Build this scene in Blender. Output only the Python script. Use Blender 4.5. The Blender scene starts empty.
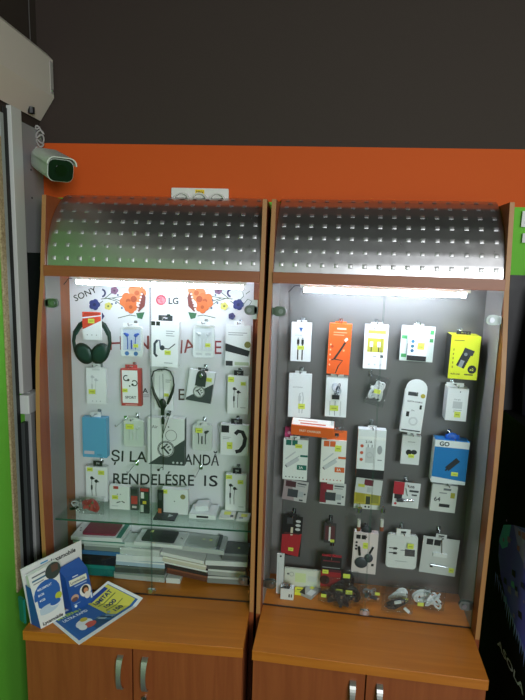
import bpy, bmesh, math, random
from mathutils import Vector, Matrix, Euler
C = bpy.context.scene.collection
PI = math.pi
rnd = random.Random(7)
ZC = 74.0            # counter-top height above the floor, cm
T = 1.44             # board thickness, cm
WL, WR = 72.0, 71.1  # outer widths of the two cabinets
DC, DP, ZH0, ZH1, ZT = 42.8, 20.0, 108.8, 112.2, 134.3

# ------------------------------------------------------------------ camera
CAM = Vector((84.663, -190.309, 115.509)); YAW, PITCH, ROLL, F = -0.0737, -0.1617, 0.0286, 546.8
fwd = Vector((math.sin(YAW)*math.cos(PITCH), math.cos(YAW)*math.cos(PITCH), math.sin(PITCH)))
rt = fwd.cross(Vector((0, 0, 1))).normalized(); up = rt.cross(fwd)
cr = rt*math.cos(ROLL)+up*math.sin(ROLL); cu = -rt*math.sin(ROLL)+up*math.cos(ROLL)
cd = bpy.data.cameras.new('camera'); co = bpy.data.objects.new('camera', cd); C.objects.link(co)
m = Matrix((( cr.x, cu.x, -fwd.x), (cr.y, cu.y, -fwd.y), (cr.z, cu.z, -fwd.z))).to_4x4()
m.translation = (CAM+Vector((0, 0, ZC)))*0.01
co.matrix_world = m
cd.sensor_fit = 'VERTICAL'; cd.sensor_height = 36; cd.lens = F*36/700; cd.clip_start = .05
bpy.context.scene.camera = co

# ------------------------------------------------------------------ frames: each cabinet has its own, cm, z=0 on its counter
ML = Matrix.Translation((0, 0, ZC))
MR = Matrix.Translation((74.52, -0.53, ZC)) @ Matrix.Rotation(-0.0655, 4, 'Z')
FR = {'L': ML, 'R': MR, 'W': ML}
def ray(px, py, cab):
    d = fwd+cr*(px-262.5)/F+cu*(350-py)/F
    inv = FR[cab].inverted()
    return inv @ (CAM+Vector((0, 0, ZC))), inv.to_3x3() @ d
def P(cab, px, py, d):            # point of the vertical plane d cm in front of the cabinet's back
    c, v = ray(px, py, cab); q = c+v*((-d-c.y)/v.y); return q
def PZ(cab, px, py, z):
    c, v = ray(px, py, cab); return c+v*((z-c.z)/v.z)
def PX(cab, px, py, x):
    c, v = ray(px, py, cab); return c+v*((x-c.x)/v.x)

# ------------------------------------------------------------------ materials
MATS = {}
def lin(c):
    return c/12.92 if c <= .04045 else ((c+.055)/1.055)**2.4
def rgb(h):
    h = h.lstrip('#'); return tuple(lin(int(h[i:i+2], 16)/255) for i in (0, 2, 4))+(1,)
def mat(h, rough=.5, metal=0.0, spec=.5, noise=0.0, emit=0):
    k = (h, rough, metal, spec, noise, emit)
    if k in MATS: return MATS[k]
    M = bpy.data.materials.new('paint_'+h.lstrip('#')); M.use_nodes = True
    nt = M.node_tree; b = nt.nodes['Principled BSDF']
    c = rgb(h)
    b.inputs['Base Color'].default_value = c; b.inputs['Roughness'].default_value = rough
    b.inputs['Metallic'].default_value = metal; b.inputs['Specular IOR Level'].default_value = spec
    n = nt.nodes.new('ShaderNodeTexNoise'); n.inputs['Scale'].default_value = 40; n.inputs['Detail'].default_value = 4
    tc = nt.nodes.new('ShaderNodeTexCoord'); nt.links.new(tc.outputs['Object'], n.inputs['Vector'])
    mr = nt.nodes.new('ShaderNodeMapRange'); mr.inputs['To Min'].default_value = max(0.02, rough-.06); mr.inputs['To Max'].default_value = rough+.06
    nt.links.new(n.outputs['Fac'], mr.inputs['Value']); nt.links.new(mr.outputs['Result'], b.inputs['Roughness'])
    if noise:
        mx = nt.nodes.new('ShaderNodeMixRGB'); mx.inputs[1].default_value = tuple(x*(1-noise) for x in c[:3])+(1,)
        mx.inputs[2].default_value = tuple(min(1, x*(1+noise)) for x in c[:3])+(1,)
        nt.links.new(n.outputs['Fac'], mx.inputs[0]); nt.links.new(mx.outputs[0], b.inputs['Base Color'])
    if emit:
        b.inputs['Emission Color'].default_value = c; b.inputs['Emission Strength'].default_value = emit
    MATS[k] = M; return M
def wood(name, h1, h2, axis, rough=.35):
    M = bpy.data.materials.new(name); M.use_nodes = True; nt = M.node_tree; b = nt.nodes['Principled BSDF']
    tc = nt.nodes.new('ShaderNodeTexCoord'); mp = nt.nodes.new('ShaderNodeMapping')
    sc = {'x': (1.2, 22, 22), 'z': (22, 22, 1.2)}[axis]; mp.inputs['Scale'].default_value = sc
    n = nt.nodes.new('ShaderNodeTexNoise'); n.inputs['Scale'].default_value = 2.2; n.inputs['Detail'].default_value = 6; n.inputs['Distortion'].default_value = .6
    rp = nt.nodes.new('ShaderNodeValToRGB'); rp.color_ramp.elements[0].position = .3; rp.color_ramp.elements[1].position = .72
    rp.color_ramp.elements[0].color = rgb(h1); rp.color_ramp.elements[1].color = rgb(h2)
    nt.links.new(tc.outputs['Object'], mp.inputs['Vector']); nt.links.new(mp.outputs[0], n.inputs['Vector'])
    nt.links.new(n.outputs['Fac'], rp.inputs[0]); nt.links.new(rp.outputs[0], b.inputs['Base Color'])
    b.inputs['Roughness'].default_value = rough
    bp = nt.nodes.new('ShaderNodeBump'); bp.inputs['Strength'].default_value = .05; bp.inputs['Distance'].default_value = .002
    nt.links.new(n.outputs['Fac'], bp.inputs['Height']); nt.links.new(bp.outputs[0], b.inputs['Normal'])
    return M
def clear(name, tint='#ffffff', ior=1.45, gloss=.0, rough=.03, crumple=0):
    """thin clear sheet: straight-through light plus a fresnel reflection and a little milky body"""
    M = bpy.data.materials.new(name); M.use_nodes = True; nt = M.node_tree; nt.nodes.clear()
    o = nt.nodes.new('ShaderNodeOutputMaterial'); tr = nt.nodes.new('ShaderNodeBsdfTransparent'); tr.inputs[0].default_value = rgb(tint)
    g = nt.nodes.new('ShaderNodeBsdfGlossy'); g.inputs['Roughness'].default_value = rough
    lw = nt.nodes.new('ShaderNodeLayerWeight'); pw = nt.nodes.new('ShaderNodeMath'); pw.operation = 'POWER'; pw.inputs[1].default_value = 5
    nt.links.new(lw.outputs['Facing'], pw.inputs[0]); f = nt.nodes.new('ShaderNodeMath'); f.operation = 'MULTIPLY_ADD'
    r0 = ((ior-1)/(ior+1))**2; f.inputs[1].default_value = 1-r0; f.inputs[2].default_value = r0; nt.links.new(pw.outputs[0], f.inputs[0])
    mx = nt.nodes.new('ShaderNodeMixShader')
    nt.links.new(f.outputs[0], mx.inputs[0]); nt.links.new(tr.outputs[0], mx.inputs[1]); nt.links.new(g.outputs[0], mx.inputs[2])
    if crumple:
        n = nt.nodes.new('ShaderNodeTexNoise'); n.inputs['Scale'].default_value = 60; n.inputs['Detail'].default_value = 3
        bp = nt.nodes.new('ShaderNodeBump'); bp.inputs['Strength'].default_value = crumple; bp.inputs['Distance'].default_value = .01
        nt.links.new(n.outputs['Fac'], bp.inputs['Height']); nt.links.new(bp.outputs[0], g.inputs['Normal'])
    if gloss:
        df = nt.nodes.new('ShaderNodeBsdfDiffuse'); df.inputs[0].default_value = (.75, .78, .78, 1)
        m2 = nt.nodes.new('ShaderNodeMixShader'); m2.inputs[0].default_value = gloss
        nt.links.new(mx.outputs[0], m2.inputs[1]); nt.links.new(df.outputs[0], m2.inputs[2]); nt.links.new(m2.outputs[0], o.inputs[0])
    else: nt.links.new(mx.outputs[0], o.inputs[0])
    return M
WOODX = wood('orange_wood_horizontal', '#b0661e', '#be7226', 'x', .36)
WOODH = wood('red_brown_wood', '#8a4c2a', '#985732', 'x', .42)
WOODZ = wood('orange_wood_vertical', '#864421', '#965129', 'z', .42)
EDGE = mat('#a87848', .5)
GLASS = clear('window_glass', '#f3faf7', 1.5)
GLASSEDGE = mat('#2f5a4c', .15)
CLR = clear('clear_plastic', '#ffffff', 1.4, .02, .1)
BAG = clear('crinkled_plastic_film', '#f2f4f4', 1.5, .008, .08, .9)
CHROME = mat('#c9ccd0', .18, 1.0)
STEEL = mat('#9a9ea3', .35, 1.0)
LAM = mat('#858180', .45, .15, noise=.05)
LAMB = mat('#727170', .48, .45, noise=.03)
W = '#e9ebee'; K = '#17181b'; Y = '#d6de58'; G = '#8b8f94'

# ------------------------------------------------------------------ mesh builder (cm)
TXT = {}
def glyphs(s, bold):
    k = (s, bold)
    if k not in TXT:
        cv = bpy.data.curves.new('t', 'FONT'); cv.body = s; cv.size = 1; cv.offset = bold; cv.resolution_u = 3
        o = bpy.data.objects.new('t', cv); C.objects.link(o)
        dg = bpy.context.evaluated_depsgraph_get(); me = bpy.data.meshes.new_from_object(o.evaluated_get(dg))
        vs = [v.co.copy() for v in me.vertices]; fs = [tuple(p.vertices) for p in me.polygons]
        bpy.data.objects.remove(o); bpy.data.curves.remove(cv); bpy.data.meshes.remove(me)
        TXT[k] = (vs, fs)
    return TXT[k]
class MB:
    def __init__(s): s.v = []; s.f = []; s.m = []; s.mats = []; s.layer = 0; s.map = None; s.asp = 1
    def mi(s, m):
        if isinstance(m, str): m = mat(m)
        if m not in s.mats: s.mats.append(m)
        return s.mats.index(m)
    def add(s, vs, fs, m):
        b = len(s.v); s.v += [Vector(v) for v in vs]; i = s.mi(m)
        for f in fs: s.f.append(tuple(b+k for k in f)); s.m.append(i)
        return s
    def box(s, a, b, m, M=None):
        (x0, y0, z0), (x1, y1, z1) = a, b
        vs = [Vector(p) for p in ((x0, y0, z0), (x1, y0, z0), (x1, y1, z0), (x0, y1, z0), (x0, y0, z1), (x1, y0, z1), (x1, y1, z1), (x0, y1, z1))]
        if M: vs = [M @ v for v in vs]
        return s.add(vs, [(0, 3, 2, 1), (4, 5, 6, 7), (0, 1, 5, 4), (1, 2, 6, 5), (2, 3, 7, 6), (3, 0, 4, 7)], m)
    def prism(s, pts, y0, y1, m, M=None):   # pts (x,z) outline counter-clockwise seen from -y
        n = len(pts); vs = [Vector((x, y0, z)) for x, z in pts]+[Vector((x, y1, z)) for x, z in pts]
        if M: vs = [M @ v for v in vs]
        return s.add(vs, [tuple(range(n)), tuple(range(2*n-1, n-1, -1))]+[(i, i+n, (i+1) % n+n, (i+1) % n) for i in range(n)], m)
    def extr(s, pts, x0, x1, m):            # pts (y,z) outline, along x
        n = len(pts); vs = [(x0, y, z) for y, z in pts]+[(x1, y, z) for y, z in pts]
        return s.add(vs, [tuple(range(n)), tuple(range(2*n-1, n-1, -1))]+[(i, i+n, (i+1) % n+n, (i+1) % n) for i in range(n)], m)
    def tube(s, path, r, m, seg=8):
        path = [Vector(p) for p in path]; n = len(path); vs = []; fs = []
        nrm = None
        for i, p in enumerate(path):
            t = (path[min(i+1, n-1)]-path[max(i-1, 0)])
            t = t.normalized() if t.length > 1e-9 else Vector((0, 0, 1))
            if nrm is None: nrm = t.orthogonal().normalized()
            nrm = nrm-t*nrm.dot(t)
            nrm = nrm.normalized() if nrm.length > 1e-6 else t.orthogonal().normalized()
            bn = t.cross(nrm); rr = r[i] if isinstance(r, (list, tuple)) else r
            vs += [p+(nrm*math.cos(2*PI*k/seg)+bn*math.sin(2*PI*k/seg))*rr for k in range(seg)]
        for i in range(n-1):
            for k in range(seg): a = i*seg+k; b = i*seg+(k+1) % seg; fs.append((a, b, b+seg, a+seg))
        fs += [tuple(range(seg-1, -1, -1)), tuple(range((n-1)*seg, n*seg))]
        return s.add(vs, fs, m)
    def ball(s, c, r, m, seg=12, M=None):
        r = (r, r, r) if not isinstance(r, (tuple, list)) else r; vs = []; fs = []; h = seg//2
        for i in range(h+1):
            a = PI*i/h
            for k in range(seg):
                b = 2*PI*k/seg; q = Vector((r[0]*math.sin(a)*math.cos(b), r[1]*math.sin(a)*math.sin(b), r[2]*math.cos(a)))
                vs.append((M @ q if M else q)+Vector(c))
        for i in range(h):
            for k in range(seg): fs.append((i*seg+k, (i+1)*seg+k, (i+1)*seg+(k+1) % seg, i*seg+(k+1) % seg))
        return s.add(vs, fs, m)
    # ---- printing on a face: coordinates 0..1 right and down
    def face(s, w, h, y, x0=None, z0=0):
        x0 = -w/2 if x0 is None else x0
        s.map = lambda u, v, l: Vector((x0+u*w, y-l, z0+(1-v)*h)); s.asp = h/w; return s
    def q(s, pts, m):
        s.layer += 1; l = .012*s.layer
        vs = [s.map(u, v, l) for u, v in pts]; return s.add(vs, [tuple(range(len(vs)))], m)
    def r(s, u0, v0, u1, v1, m): return s.q([(u0, v1), (u1, v1), (u1, v0), (u0, v0)], m)
    def e(s, u, v, ru, m, rv=None, n=20):
        rv = ru/s.asp if rv is None else rv
        return s.q([(u+ru*math.cos(2*PI*k/n), v-rv*math.sin(2*PI*k/n)) for k in range(n)], m)
    def ring(s, u, v, ru, w, m, a0=0, a1=360):
        n = 24; a = [math.radians(a0+(a1-a0)*k/n) for k in range(n+1)]
        return s.ln([(u+ru*math.cos(t), v-ru/s.asp*math.sin(t)) for t in a], w, m)
    def ln(s, pts, w, m):     # w in units of face width
        s.layer += 1; l = .012*s.layer; k = s.asp
        L = [Vector((u, v*k)) for u, v in pts]; vs = []; n = len(L)
        for i in range(n):
            t = (L[min(i+1, n-1)]-L[max(i-1, 0)]); t = t.normalized() if t.length else Vector((1, 0)); o = Vector((-t.y, t.x))*w/2
            for sg in (1, -1): q = L[i]+o*sg; vs.append(s.map(q.x, q.y/k, l))
        return s.add(vs, [(2*i, 2*i+1, 2*i+3, 2*i+2) for i in range(n-1)], m)
    def t(s, txt, u, v, h, m, ang=0, w=None, bold=0.0, center=False):   # baseline-left (u,v), h cap height in face heights
        vs, fs = glyphs(txt, bold); s.layer += 1; l = .012*s.layer
        if not vs: return s
        xs = [p.x for p in vs]; wd = max(xs)-min(xs); x0 = min(xs)
        k = h/.72; kx = k*s.asp; 
        if w: kx = w/wd
        ca, sa = math.cos(math.radians(ang)), math.sin(math.radians(ang)); out = []
        for p in vs:
            dx = (p.x-x0-(wd/2 if center else 0))*kx; dy = p.y*k/s.asp**0
            X = dx; Yv = dy/ s.asp**0
            # rotate in metric space (width units)
            mx_, my_ = X, Yv*s.asp
            rx, ry = mx_*ca-my_*sa, mx_*sa+my_*ca
            out.append(s.map(u+rx, v-ry/s.asp, l))
        return s.add(out, fs, m)
    def link(s, name, parent=None, smooth=False, bevel=0, M=None):
        me = bpy.data.meshes.new(name); me.from_pydata([v*.01 for v in s.v], [], s.f)
        for k in s.mats: me.materials.append(k)
        me.polygons.foreach_set('material_index', s.m); me.update()
        if smooth:
            me.polygons.foreach_set('use_smooth', [True]*len(s.f)); me.set_sharp_from_angle(angle=math.radians(40))
        o = bpy.data.objects.new(name, me); C.objects.link(o)
        if parent: o.parent = parent
        elif M is not None: o.matrix_world = M
        if bevel:
            b = o.modifiers.new('bevel', 'BEVEL'); b.width = bevel*.01; b.segments = 2; b.limit_method = 'ANGLE'; b.angle_limit = math.radians(50)
        return o
def rrect(w, h, r, n=5, cx=0, z0=0):
    pts = []
    for (x, z, a) in ((w/2-r, r, -90), (w/2-r, h-r, 0), (-w/2+r, h-r, 90), (-w/2+r, r, 180)):
        for k in range(n+1):
            t = math.radians(a+90*k/n); pts.append((cx+x+r*math.cos(t), z0+z+r*math.sin(t)))
    return pts
def wm(cab, loc, rot=None):   # world matrix in metres of a place in a cabinet frame
    M = FR[cab] @ Matrix.Translation(loc)
    if rot is not None: M = M @ rot
    t = M.translation*.01; M = M.copy(); M.translation = t; return M
def thing(name, label, cat, M, group=None):
    o = bpy.data.objects.new(name, None); o.empty_display_size = .02; C.objects.link(o); o.matrix_world = M
    return tag(o, label, cat, group)
def tag(o, label, cat, group=None, kind=None):
    o['label'] = label; o['category'] = cat
    if group: o['group'] = group
    if kind: o['kind'] = kind
    return o
def struct(o): o['kind'] = 'structure'; return o

# ================================================================== the room
S = ML.copy(); S.translation = Vector((0, 0, ZC*.01))
ZW1, ZW2 = 153.3, 136.6     # heights of the paint bands (above counter)
XL, XR2, YB, ZTOP = -8.0, 330.0, -420.0, 230.0
def wallm(name, cols):
    """painted plaster with bands: cols = list of (z from, colour)"""
    M = bpy.data.materials.new(name); M.use_nodes = True; nt = M.node_tree; b = nt.nodes['Principled BSDF']
    tc = nt.nodes.new('ShaderNodeTexCoord'); sp = nt.nodes.new('ShaderNodeSeparateXYZ'); nt.links.new(tc.outputs['Object'], sp.inputs[0])
    n = nt.nodes.new('ShaderNodeTexNoise'); n.inputs['Scale'].default_value = 90; n.inputs['Detail'].default_value = 5
    nt.links.new(tc.outputs['Object'], n.inputs['Vector'])
    last = None
    for z, c in cols:
        if last is None:
            rg = nt.nodes.new('ShaderNodeRGB'); rg.outputs[0].default_value = rgb(c); last = rg.outputs[0]; continue
        g = nt.nodes.new('ShaderNodeMath'); g.operation = 'GREATER_THAN'; g.inputs[1].default_value = z*.01; nt.links.new(sp.outputs[2], g.inputs[0])
        mx = nt.nodes.new('ShaderNodeMixRGB'); mx.inputs[2].default_value = rgb(c)
        nt.links.new(g.outputs[0], mx.inputs[0]); nt.links.new(last, mx.inputs[1]); last = mx.outputs[0]
    nt.links.new(last, b.inputs['Base Color']); b.inputs['Roughness'].default_value = .7; b.inputs['Specular IOR Level'].default_value = .2
    bp = nt.nodes.new('ShaderNodeBump'); bp.inputs['Strength'].default_value = .12; bp.inputs['Distance'].default_value = .003
    nt.links.new(n.outputs['Fac'], bp.inputs['Height']); nt.links.new(bp.outputs[0], b.inputs['Normal'])
    return M
DARK = '#3a312c'; ORG = '#c9541c'; GRN = '#6cbc3e'
b = MB().box((XL-12, 0, -ZC), (XR2, 12, ZTOP), wallm('banded_wall_paint', [(0, GRN), (135.2, ORG), (ZW1, DARK)])); struct(b.link('wall_back', M=S))
b = MB().box((XL-12, YB, -ZC), (XL, 0, ZTOP), wallm('left_wall_paint', [(0, GRN), (157, DARK)])); struct(b.link('wall_left', M=S))
b = MB().box((XR2, YB, -ZC), (XR2+12, 12, ZTOP), wallm('right_wall_paint', [(0, GRN), (ZW1, DARK)])); struct(b.link('wall_right', M=S))
b = MB().box((XL-12, YB, -ZC-10), (XR2+12, 12, -ZC), mat('#4b4642', .4, noise=.15)); struct(b.link('floor', M=S))
b = MB().box((XL-12, YB, ZTOP), (XR2+12, 12, ZTOP+10), mat('#2c2826', .7)); struct(b.link('ceiling', M=S))

# strips on the left wall: window frame beside the shutter, and a dark sheet for gap shade
def chip():
    M = mat('#b6a184', .8, noise=.0).copy(); M.name = 'chipboard'; nt = M.node_tree; b = nt.nodes['Principled BSDF']
    v = nt.nodes.new('ShaderNodeTexNoise'); v.inputs['Scale'].default_value = 160; v.inputs['Detail'].default_value = 6
    tc = nt.nodes.new('ShaderNodeTexCoord'); nt.links.new(tc.outputs['Object'], v.inputs['Vector'])
    r = nt.nodes.new('ShaderNodeValToRGB'); r.color_ramp.elements[0].color = rgb('#7c6440'); r.color_ramp.elements[1].color = rgb('#c9b893')
    r.color_ramp.elements[0].position = .2; r.color_ramp.elements[1].position = .8
    nt.links.new(v.outputs['Fac'], r.inputs[0]); nt.links.new(r.outputs[0], b.inputs['Base Color']); return M
for nm, y0, y1, z0, z1, th, mm in (('trim_1', -28.6, -26.0, 3, 150, .7, chip()), ('trim_2', -26.0, -24.0, 3, 157, .6, mat('#9ba3a2', .5)),
        ('trim_3', -24.0, -21.6, 3, 159, .5, mat('#0c100f', .6)), ('trim_4', -21.4, -15.2, 70, 160, 1.6, mat('#c4c6c2', .5)),
        ('trim_5', -15.2, -0.1, 116, 157, .8, mat('#8d8f90', .5))):
    b = MB().box((XL, y0, z0), (XL+th, y1, z1), mm)
    if nm == 'trim_5':
        for zz in (143, 134): b.tube([(XL+.8, -9, zz), (XL+1.0, -9, zz)], .35, K)
    struct(b.link(nm, M=S, bevel=.15))
b = MB().box((XL, -15.2, -60), (XL+.4, -.1, 116), mat('#15191c', .6)); struct(b.link('gap_shade_sheet', M=S))  # near-black sheet standing in for the shadow between wall panel and cabinet
b = MB().box((XL, -21.6, -10), (XL+1.6, -19.0, 60), mat('#3a3f3f', .5)).box((XL, -18.2, -10), (XL+2.2, -15.4, 70), mat('#9a9d9b', .5)); struct(b.link('trim_7', M=S, bevel=.15))
b = MB().box((XL, -21.4, 63), (XL+3.4, -12.5, 69.5), mat('#cfd4d0', .45)); tag(b.link('rail_bracket', M=S, bevel=.4), 'small white bracket joining the window rail on the left wall, beside the left cabinet', 'bracket')
# roller shutter box
t = thing('shutter_box', 'white metal roller shutter box high on the left wall', 'shutter box', wm('W', (XL+.1, 0, 161)))
b = MB(); pr = [(0, 0), (.6, -.8), (5.6, 6.6), (5.6, 18.6), (3.6, 20.6), (0, 20.6)]
n = len(pr); vs = [(x, -.6, z) for x, z in pr]+[(x, -250, z) for x, z in pr]
b.add(vs, [tuple(range(n)), tuple(range(2*n-1, n-1, -1))]+[(i, i+n, (i+1) % n+n, (i+1) % n) for i in range(n)], mat('#cfc5ba', .45)); b.link('casing', t, bevel=.15)
b = MB().box((5.6, -3.2, 7.6), (5.8, -1.2, 17.6), mat('#a7a39e', .4)); b.ball((5.8, -2, 8.6), (.2, .5, .5), CHROME); b.link('end_cap', t)
b = MB().tube([(2.2, -10, 1.3), (2.2, -10, -.6)], 1.1, K); b.link('guide_bush', t)

# ------------------------------------------------------------------ surveillance camera
cp = P('W', 60.5, 170.5, 25)          # front glass
wp = Vector((XL+.3, -3, 148.5))
t = thing('surveillance_camera', 'white bullet surveillance camera with dark glass front, mounted in the wall corner', 'camera', wm('W', wp))
tgt = cp-wp; ax = tgt.normalized(); back = tgt*.35
sx = ax.cross(Vector((0, 0, 1))).normalized(); sz = sx.cross(ax)
RM = Matrix((( sx.x, -ax.x, sz.x), (sx.y, -ax.y, sz.y), (sx.z, -ax.z, sz.z))).to_4x4(); RM.translation = tgt   # local -y = forward
L_ = tgt.length*.72
def rr3(w, h, r, cz=0): return rrect(w, h, r, 4, 0, cz-h/2)
b = MB().prism(rr3(7.6, 6.6, 2.0), 0, L_, mat('#c4cdc2', .35), RM); b.link('housing', t, True)
b = MB(); o1 = rr3(8.8, 7.3, 2.2, .4); 
top = [p for p in o1 if p[1] > -.4]; top = sorted(top, key=lambda p: -math.atan2(p[1], p[0]))
inn = [(x*.93, z*.93) for x, z in reversed(top)]
b.prism(list(reversed(top+inn)), -1.6, L_*.8, mat('#cdd4ca', .35), RM); b.ball(RM @ Vector((0, 4, 3.6)), (.5, .5, .2), K); b.link('sun_shield', t, True)
b = MB().prism(rr3(7.2, 6.2, 1.9), -.5, .1, mat('#0a1216', .08), RM)
b.prism(rr3(3.4, 3.4, 1.6), -.62, -.45, mat('#05090c', .05), RM); b.link('lens_window', t, True)
b = MB().tube([(0, 0, 0), (1.2, -.6, .3), back*1.0], [2.4, 1.4, 1.2], mat('#bfc5bd', .4), 14); b.tube([(-.2, 0, 0), (.7, 0, 0)], 3.2, mat('#bfc5bd', .4), 18); b.link('wall_mount', t, True)
b = MB(); pth = []
for k in range(60):
    a = k/59; pth.append((1.6+1.1*math.sin(a*19), -1+.6*math.cos(a*17), 2.5+a*7+.9*math.sin(a*31)))
b.tube(pth, .28, mat('#9d9a96', .5), 6); b.link('cable', t, True)
b = MB().tube([(.3, -5, 184), (.5, -5.6, 192), (.2, -4.8, 202), (.6, -5.4, 214), (.3, -5, 228)], .22, mat('#4a4643', .6), 6); tag(b.link('wall_cable', None, True, M=wm('W', (XL, 0, 0))), 'thin dark cable running up the dark wall corner above the shutter box', 'cable')

# ------------------------------------------------------------------ wall socket
a0 = P('W', 172, 188, 0); a1 = P('W', 229, 189, 0); w = a1.x-a0.x; z1 = (a0.z+a1.z)/2; h = 8.0
t = thing('wall_socket', 'white triple power socket plate on the orange wall above the left cabinet', 'socket', wm('W', ((a0.x+a1.x)/2, 0, z1-h)))
b = MB().prism(rrect(w, h, .4), -1.0, 0, mat('#dad9d4', .4)); b.face(w, h, -1.0); b.r(.42, .06, .58, .3, '#e8c41f'); b.t('230 V', .435, .26, .15, K, w=.13, bold=.02); b.link('plate', t, bevel=.1)
for k in (-1, 0, 1):
    b = MB(); n = 28; cx = k*w*.31; vs = []; fs = []
    for (rr, yy) in ((2.9, -1.02), (2.8, -2.3), (2.4, -2.3), (2.35, -1.06), (0.01, -1.06)):
        vs += [(cx+rr*math.cos(2*PI*i/n), yy, 3.6+rr*math.sin(2*PI*i/n)) for i in range(n)]
    for j in range(4): fs += [(j*n+i, j*n+(i+1) % n, (j+1)*n+(i+1) % n, (j+1)*n+i) for i in range(n)]
    b.add(vs, fs, mat('#c9c8c2', .4)); 
    for s in (-1, 1): b.ball((cx+s*.9, -1.03, 3.6), .25, K)
    b.link('socket_outlet', t, True)

# ================================================================== display cabinets
HANDLE = mat('#b4b5b2', .42, .8); EMB = mat('#c8c8ca', .48, .9); CLAMP = mat('#7d8783', .3, .9)
CAN = mat('#c2c2c3', .3, .95, noise=.03)
SIDE = [(-16.6, ZT), (-17.6, 126), (-18.8, 117), (-19.6, 109), (-22.6, 95), (-24.9, 82), (-25.9, 69), (-26.4, 56), (-26.2, 40), (-25.6, 17), (-25.2, 0)]
CURVE = [(-18.2, ZH1), (-17.9, 115), (-17.0, 119), (-15.6, 123), (-13.4, 127), (-10.6, 130.2), (-7.4, 133), (-3.8, 135.2), (-1.0, 136.1)]
def curve_pts(n):
    out = []; seg = [((CURVE[i+1][0]-CURVE[i][0])**2+(CURVE[i+1][1]-CURVE[i][1])**2)**.5 for i in range(len(CURVE)-1)]; Ls = sum(seg)
    for k in range(n+1):
        d = Ls*k/n; i = 0
        while i < len(seg)-1 and d > seg[i]: d -= seg[i]; i += 1
        f = d/seg[i]; a, c = CURVE[i], CURVE[i+1]; out.append((a[0]+(c[0]-a[0])*f, a[1]+(c[1]-a[1])*f))
    return out
def cabinet(cab, label, wid, ncol):
    t = thing('display_cabinet', label, 'display cabinet', wm(cab, (0, 0, 0)))
    fl = -ZC+.2
    for x0, x1 in ((0, T), (wid-T, wid)):
        b = MB(); pts = [(-.4, fl), (-.4, ZT)]+[(y, z) for y, z in SIDE]+[(-24.5, fl)]
        b.extr(pts, x0, x1, WOODZ)
        b.link('side_panel', t, bevel=.08)
        b = MB(); ps = SIDE   # lighter edge banding on the front
        for i in range(len(ps)-1):
            (ya, za), (yb, zb) = ps[i], ps[i+1]
            b.add([(x0+.06, ya-.06, za), (x1-.06, ya-.06, za), (x1-.06, yb-.06, zb), (x0+.06, yb-.06, zb), (x0+.06, ya+.05, za), (x1-.06, ya+.05, za), (x1-.06, yb+.05, zb), (x0+.06, yb+.05, zb)],
                  [(0, 3, 2, 1), (4, 5, 6, 7), (0, 4, 7, 3), (1, 2, 6, 5)], EDGE)
        b.link('edge_band', t)['label'] = 'lighter edge band'
    b = MB().box((T, -20.4, ZH0), (wid-T, -17.6, ZH1), WOODH); b.box((T, -17.6, ZH1-1.6), (wid-T, -1, ZH1), WOODX); b.link('header_board', t, bevel=.08)
    b = MB().box((T+.1, -DC, -3.2), (wid-T-.1, -.5, 0), WOODX); b.link('countertop', t, bevel=.12)
    b = MB().box((T+.2, -DC+3.2, -ZC+8), (wid-T-.2, -1, -3.3), WOODZ).box((T+2, -DC+6, fl), (wid-T-2, -3, -ZC+8), mat('#3a2416', .6)); b.link('base_carcass', t)
    mid = wid/2
    for i, (x0, x1) in enumerate(((T+.3, mid-.2), (mid+.2, wid-T-.3))):
        d = MB().box((x0, -DC+1.1, -ZC+8.4), (x1, -DC+2.9, -3.7), WOODZ).link('door', t, bevel=.1)
        hx = mid+(-3.9 if i == 0 else 3.9)+.2
        out = []; inn = []
        for k in range(17):
            a = k/16; y_ = -DC+1.0-2.6*math.sin(PI*a)**.5; z_ = -6.4-11.6*a; out.append((y_-.22, z_)); inn.append((y_+.22, z_))
        b = MB(); n_ = 17
        for k in range(n_-1):
            q_ = [out[k], out[k+1], inn[k+1], inn[k]]; wk = .95-.25*math.sin(PI*(k+.5)/16)
            b.extr(q_, hx-wk, hx+wk, HANDLE)
        b.link('handle', d, True)
        if i == 1 and cab == 'L':
            b = MB().tube([(hx-.3, -DC+1.1, -20.6), (hx-.3, -DC+.3, -20.6)], .85, CHROME, 16); b.box((hx-.4, -DC+.25, -21.1), (hx-.2, -DC+.31, -20.1), K); b.link('lock', d, True)
    # canopy with stamped squares
    cv = curve_pts(42); b = MB(); x0, x1 = T+.15, wid-T-.15
    nn = len(cv); th = .15
    vs = [(x, y, z) for x in (x0, x1) for y, z in cv]
    b.add(vs, [(i, i+1, nn+i+1, nn+i) for i in range(nn-1)], CAN)
    vs = [(x, y+.2, z-.2) for x in (x0, x1) for y, z in cv]
    b.add(vs, [(i, nn+i, nn+i+1, i+1) for i in range(nn-1)], CAN)
    rows = 7; step = (x1-x0)/ncol
    for rw in range(rows):
        k = (rw+.5)/rows*42*.97+.3; i = min(int(k), nn-2); f = k-i
        y = cv[i][0]*(1-f)+cv[i+1][0]*f; z = cv[i][1]*(1-f)+cv[i+1][1]*f
        tv = Vector((0, cv[i+1][0]-cv[i][0], cv[i+1][1]-cv[i][1])).normalized(); nv = Vector((0, tv.z, -tv.y))
        if nv.y > 0: nv = -nv
        if rw > 3 and nv.z < 0: nv = -nv
        for c in range(ncol):
            cx = x0+(c+.5)*step; o = Vector((cx, y, z)); X = Vector((1, 0, 0)); s = .68; s2 = .5; hh = .13
            vs = [o+X*a*s+tv*bb*s+nv*.01 for a, bb in ((-1, -1), (1, -1), (1, 1), (-1, 1))]+[o+X*a*s2+tv*bb*s2+nv*hh for a, bb in ((-1, -1), (1, -1), (1, 1), (-1, 1))]
            b.add(vs, [(4, 5, 6, 7), (0, 1, 5, 4), (1, 2, 6, 5), (2, 3, 7, 6), (3, 0, 4, 7)], EMB)
    b.link('canopy', t, True)
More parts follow.
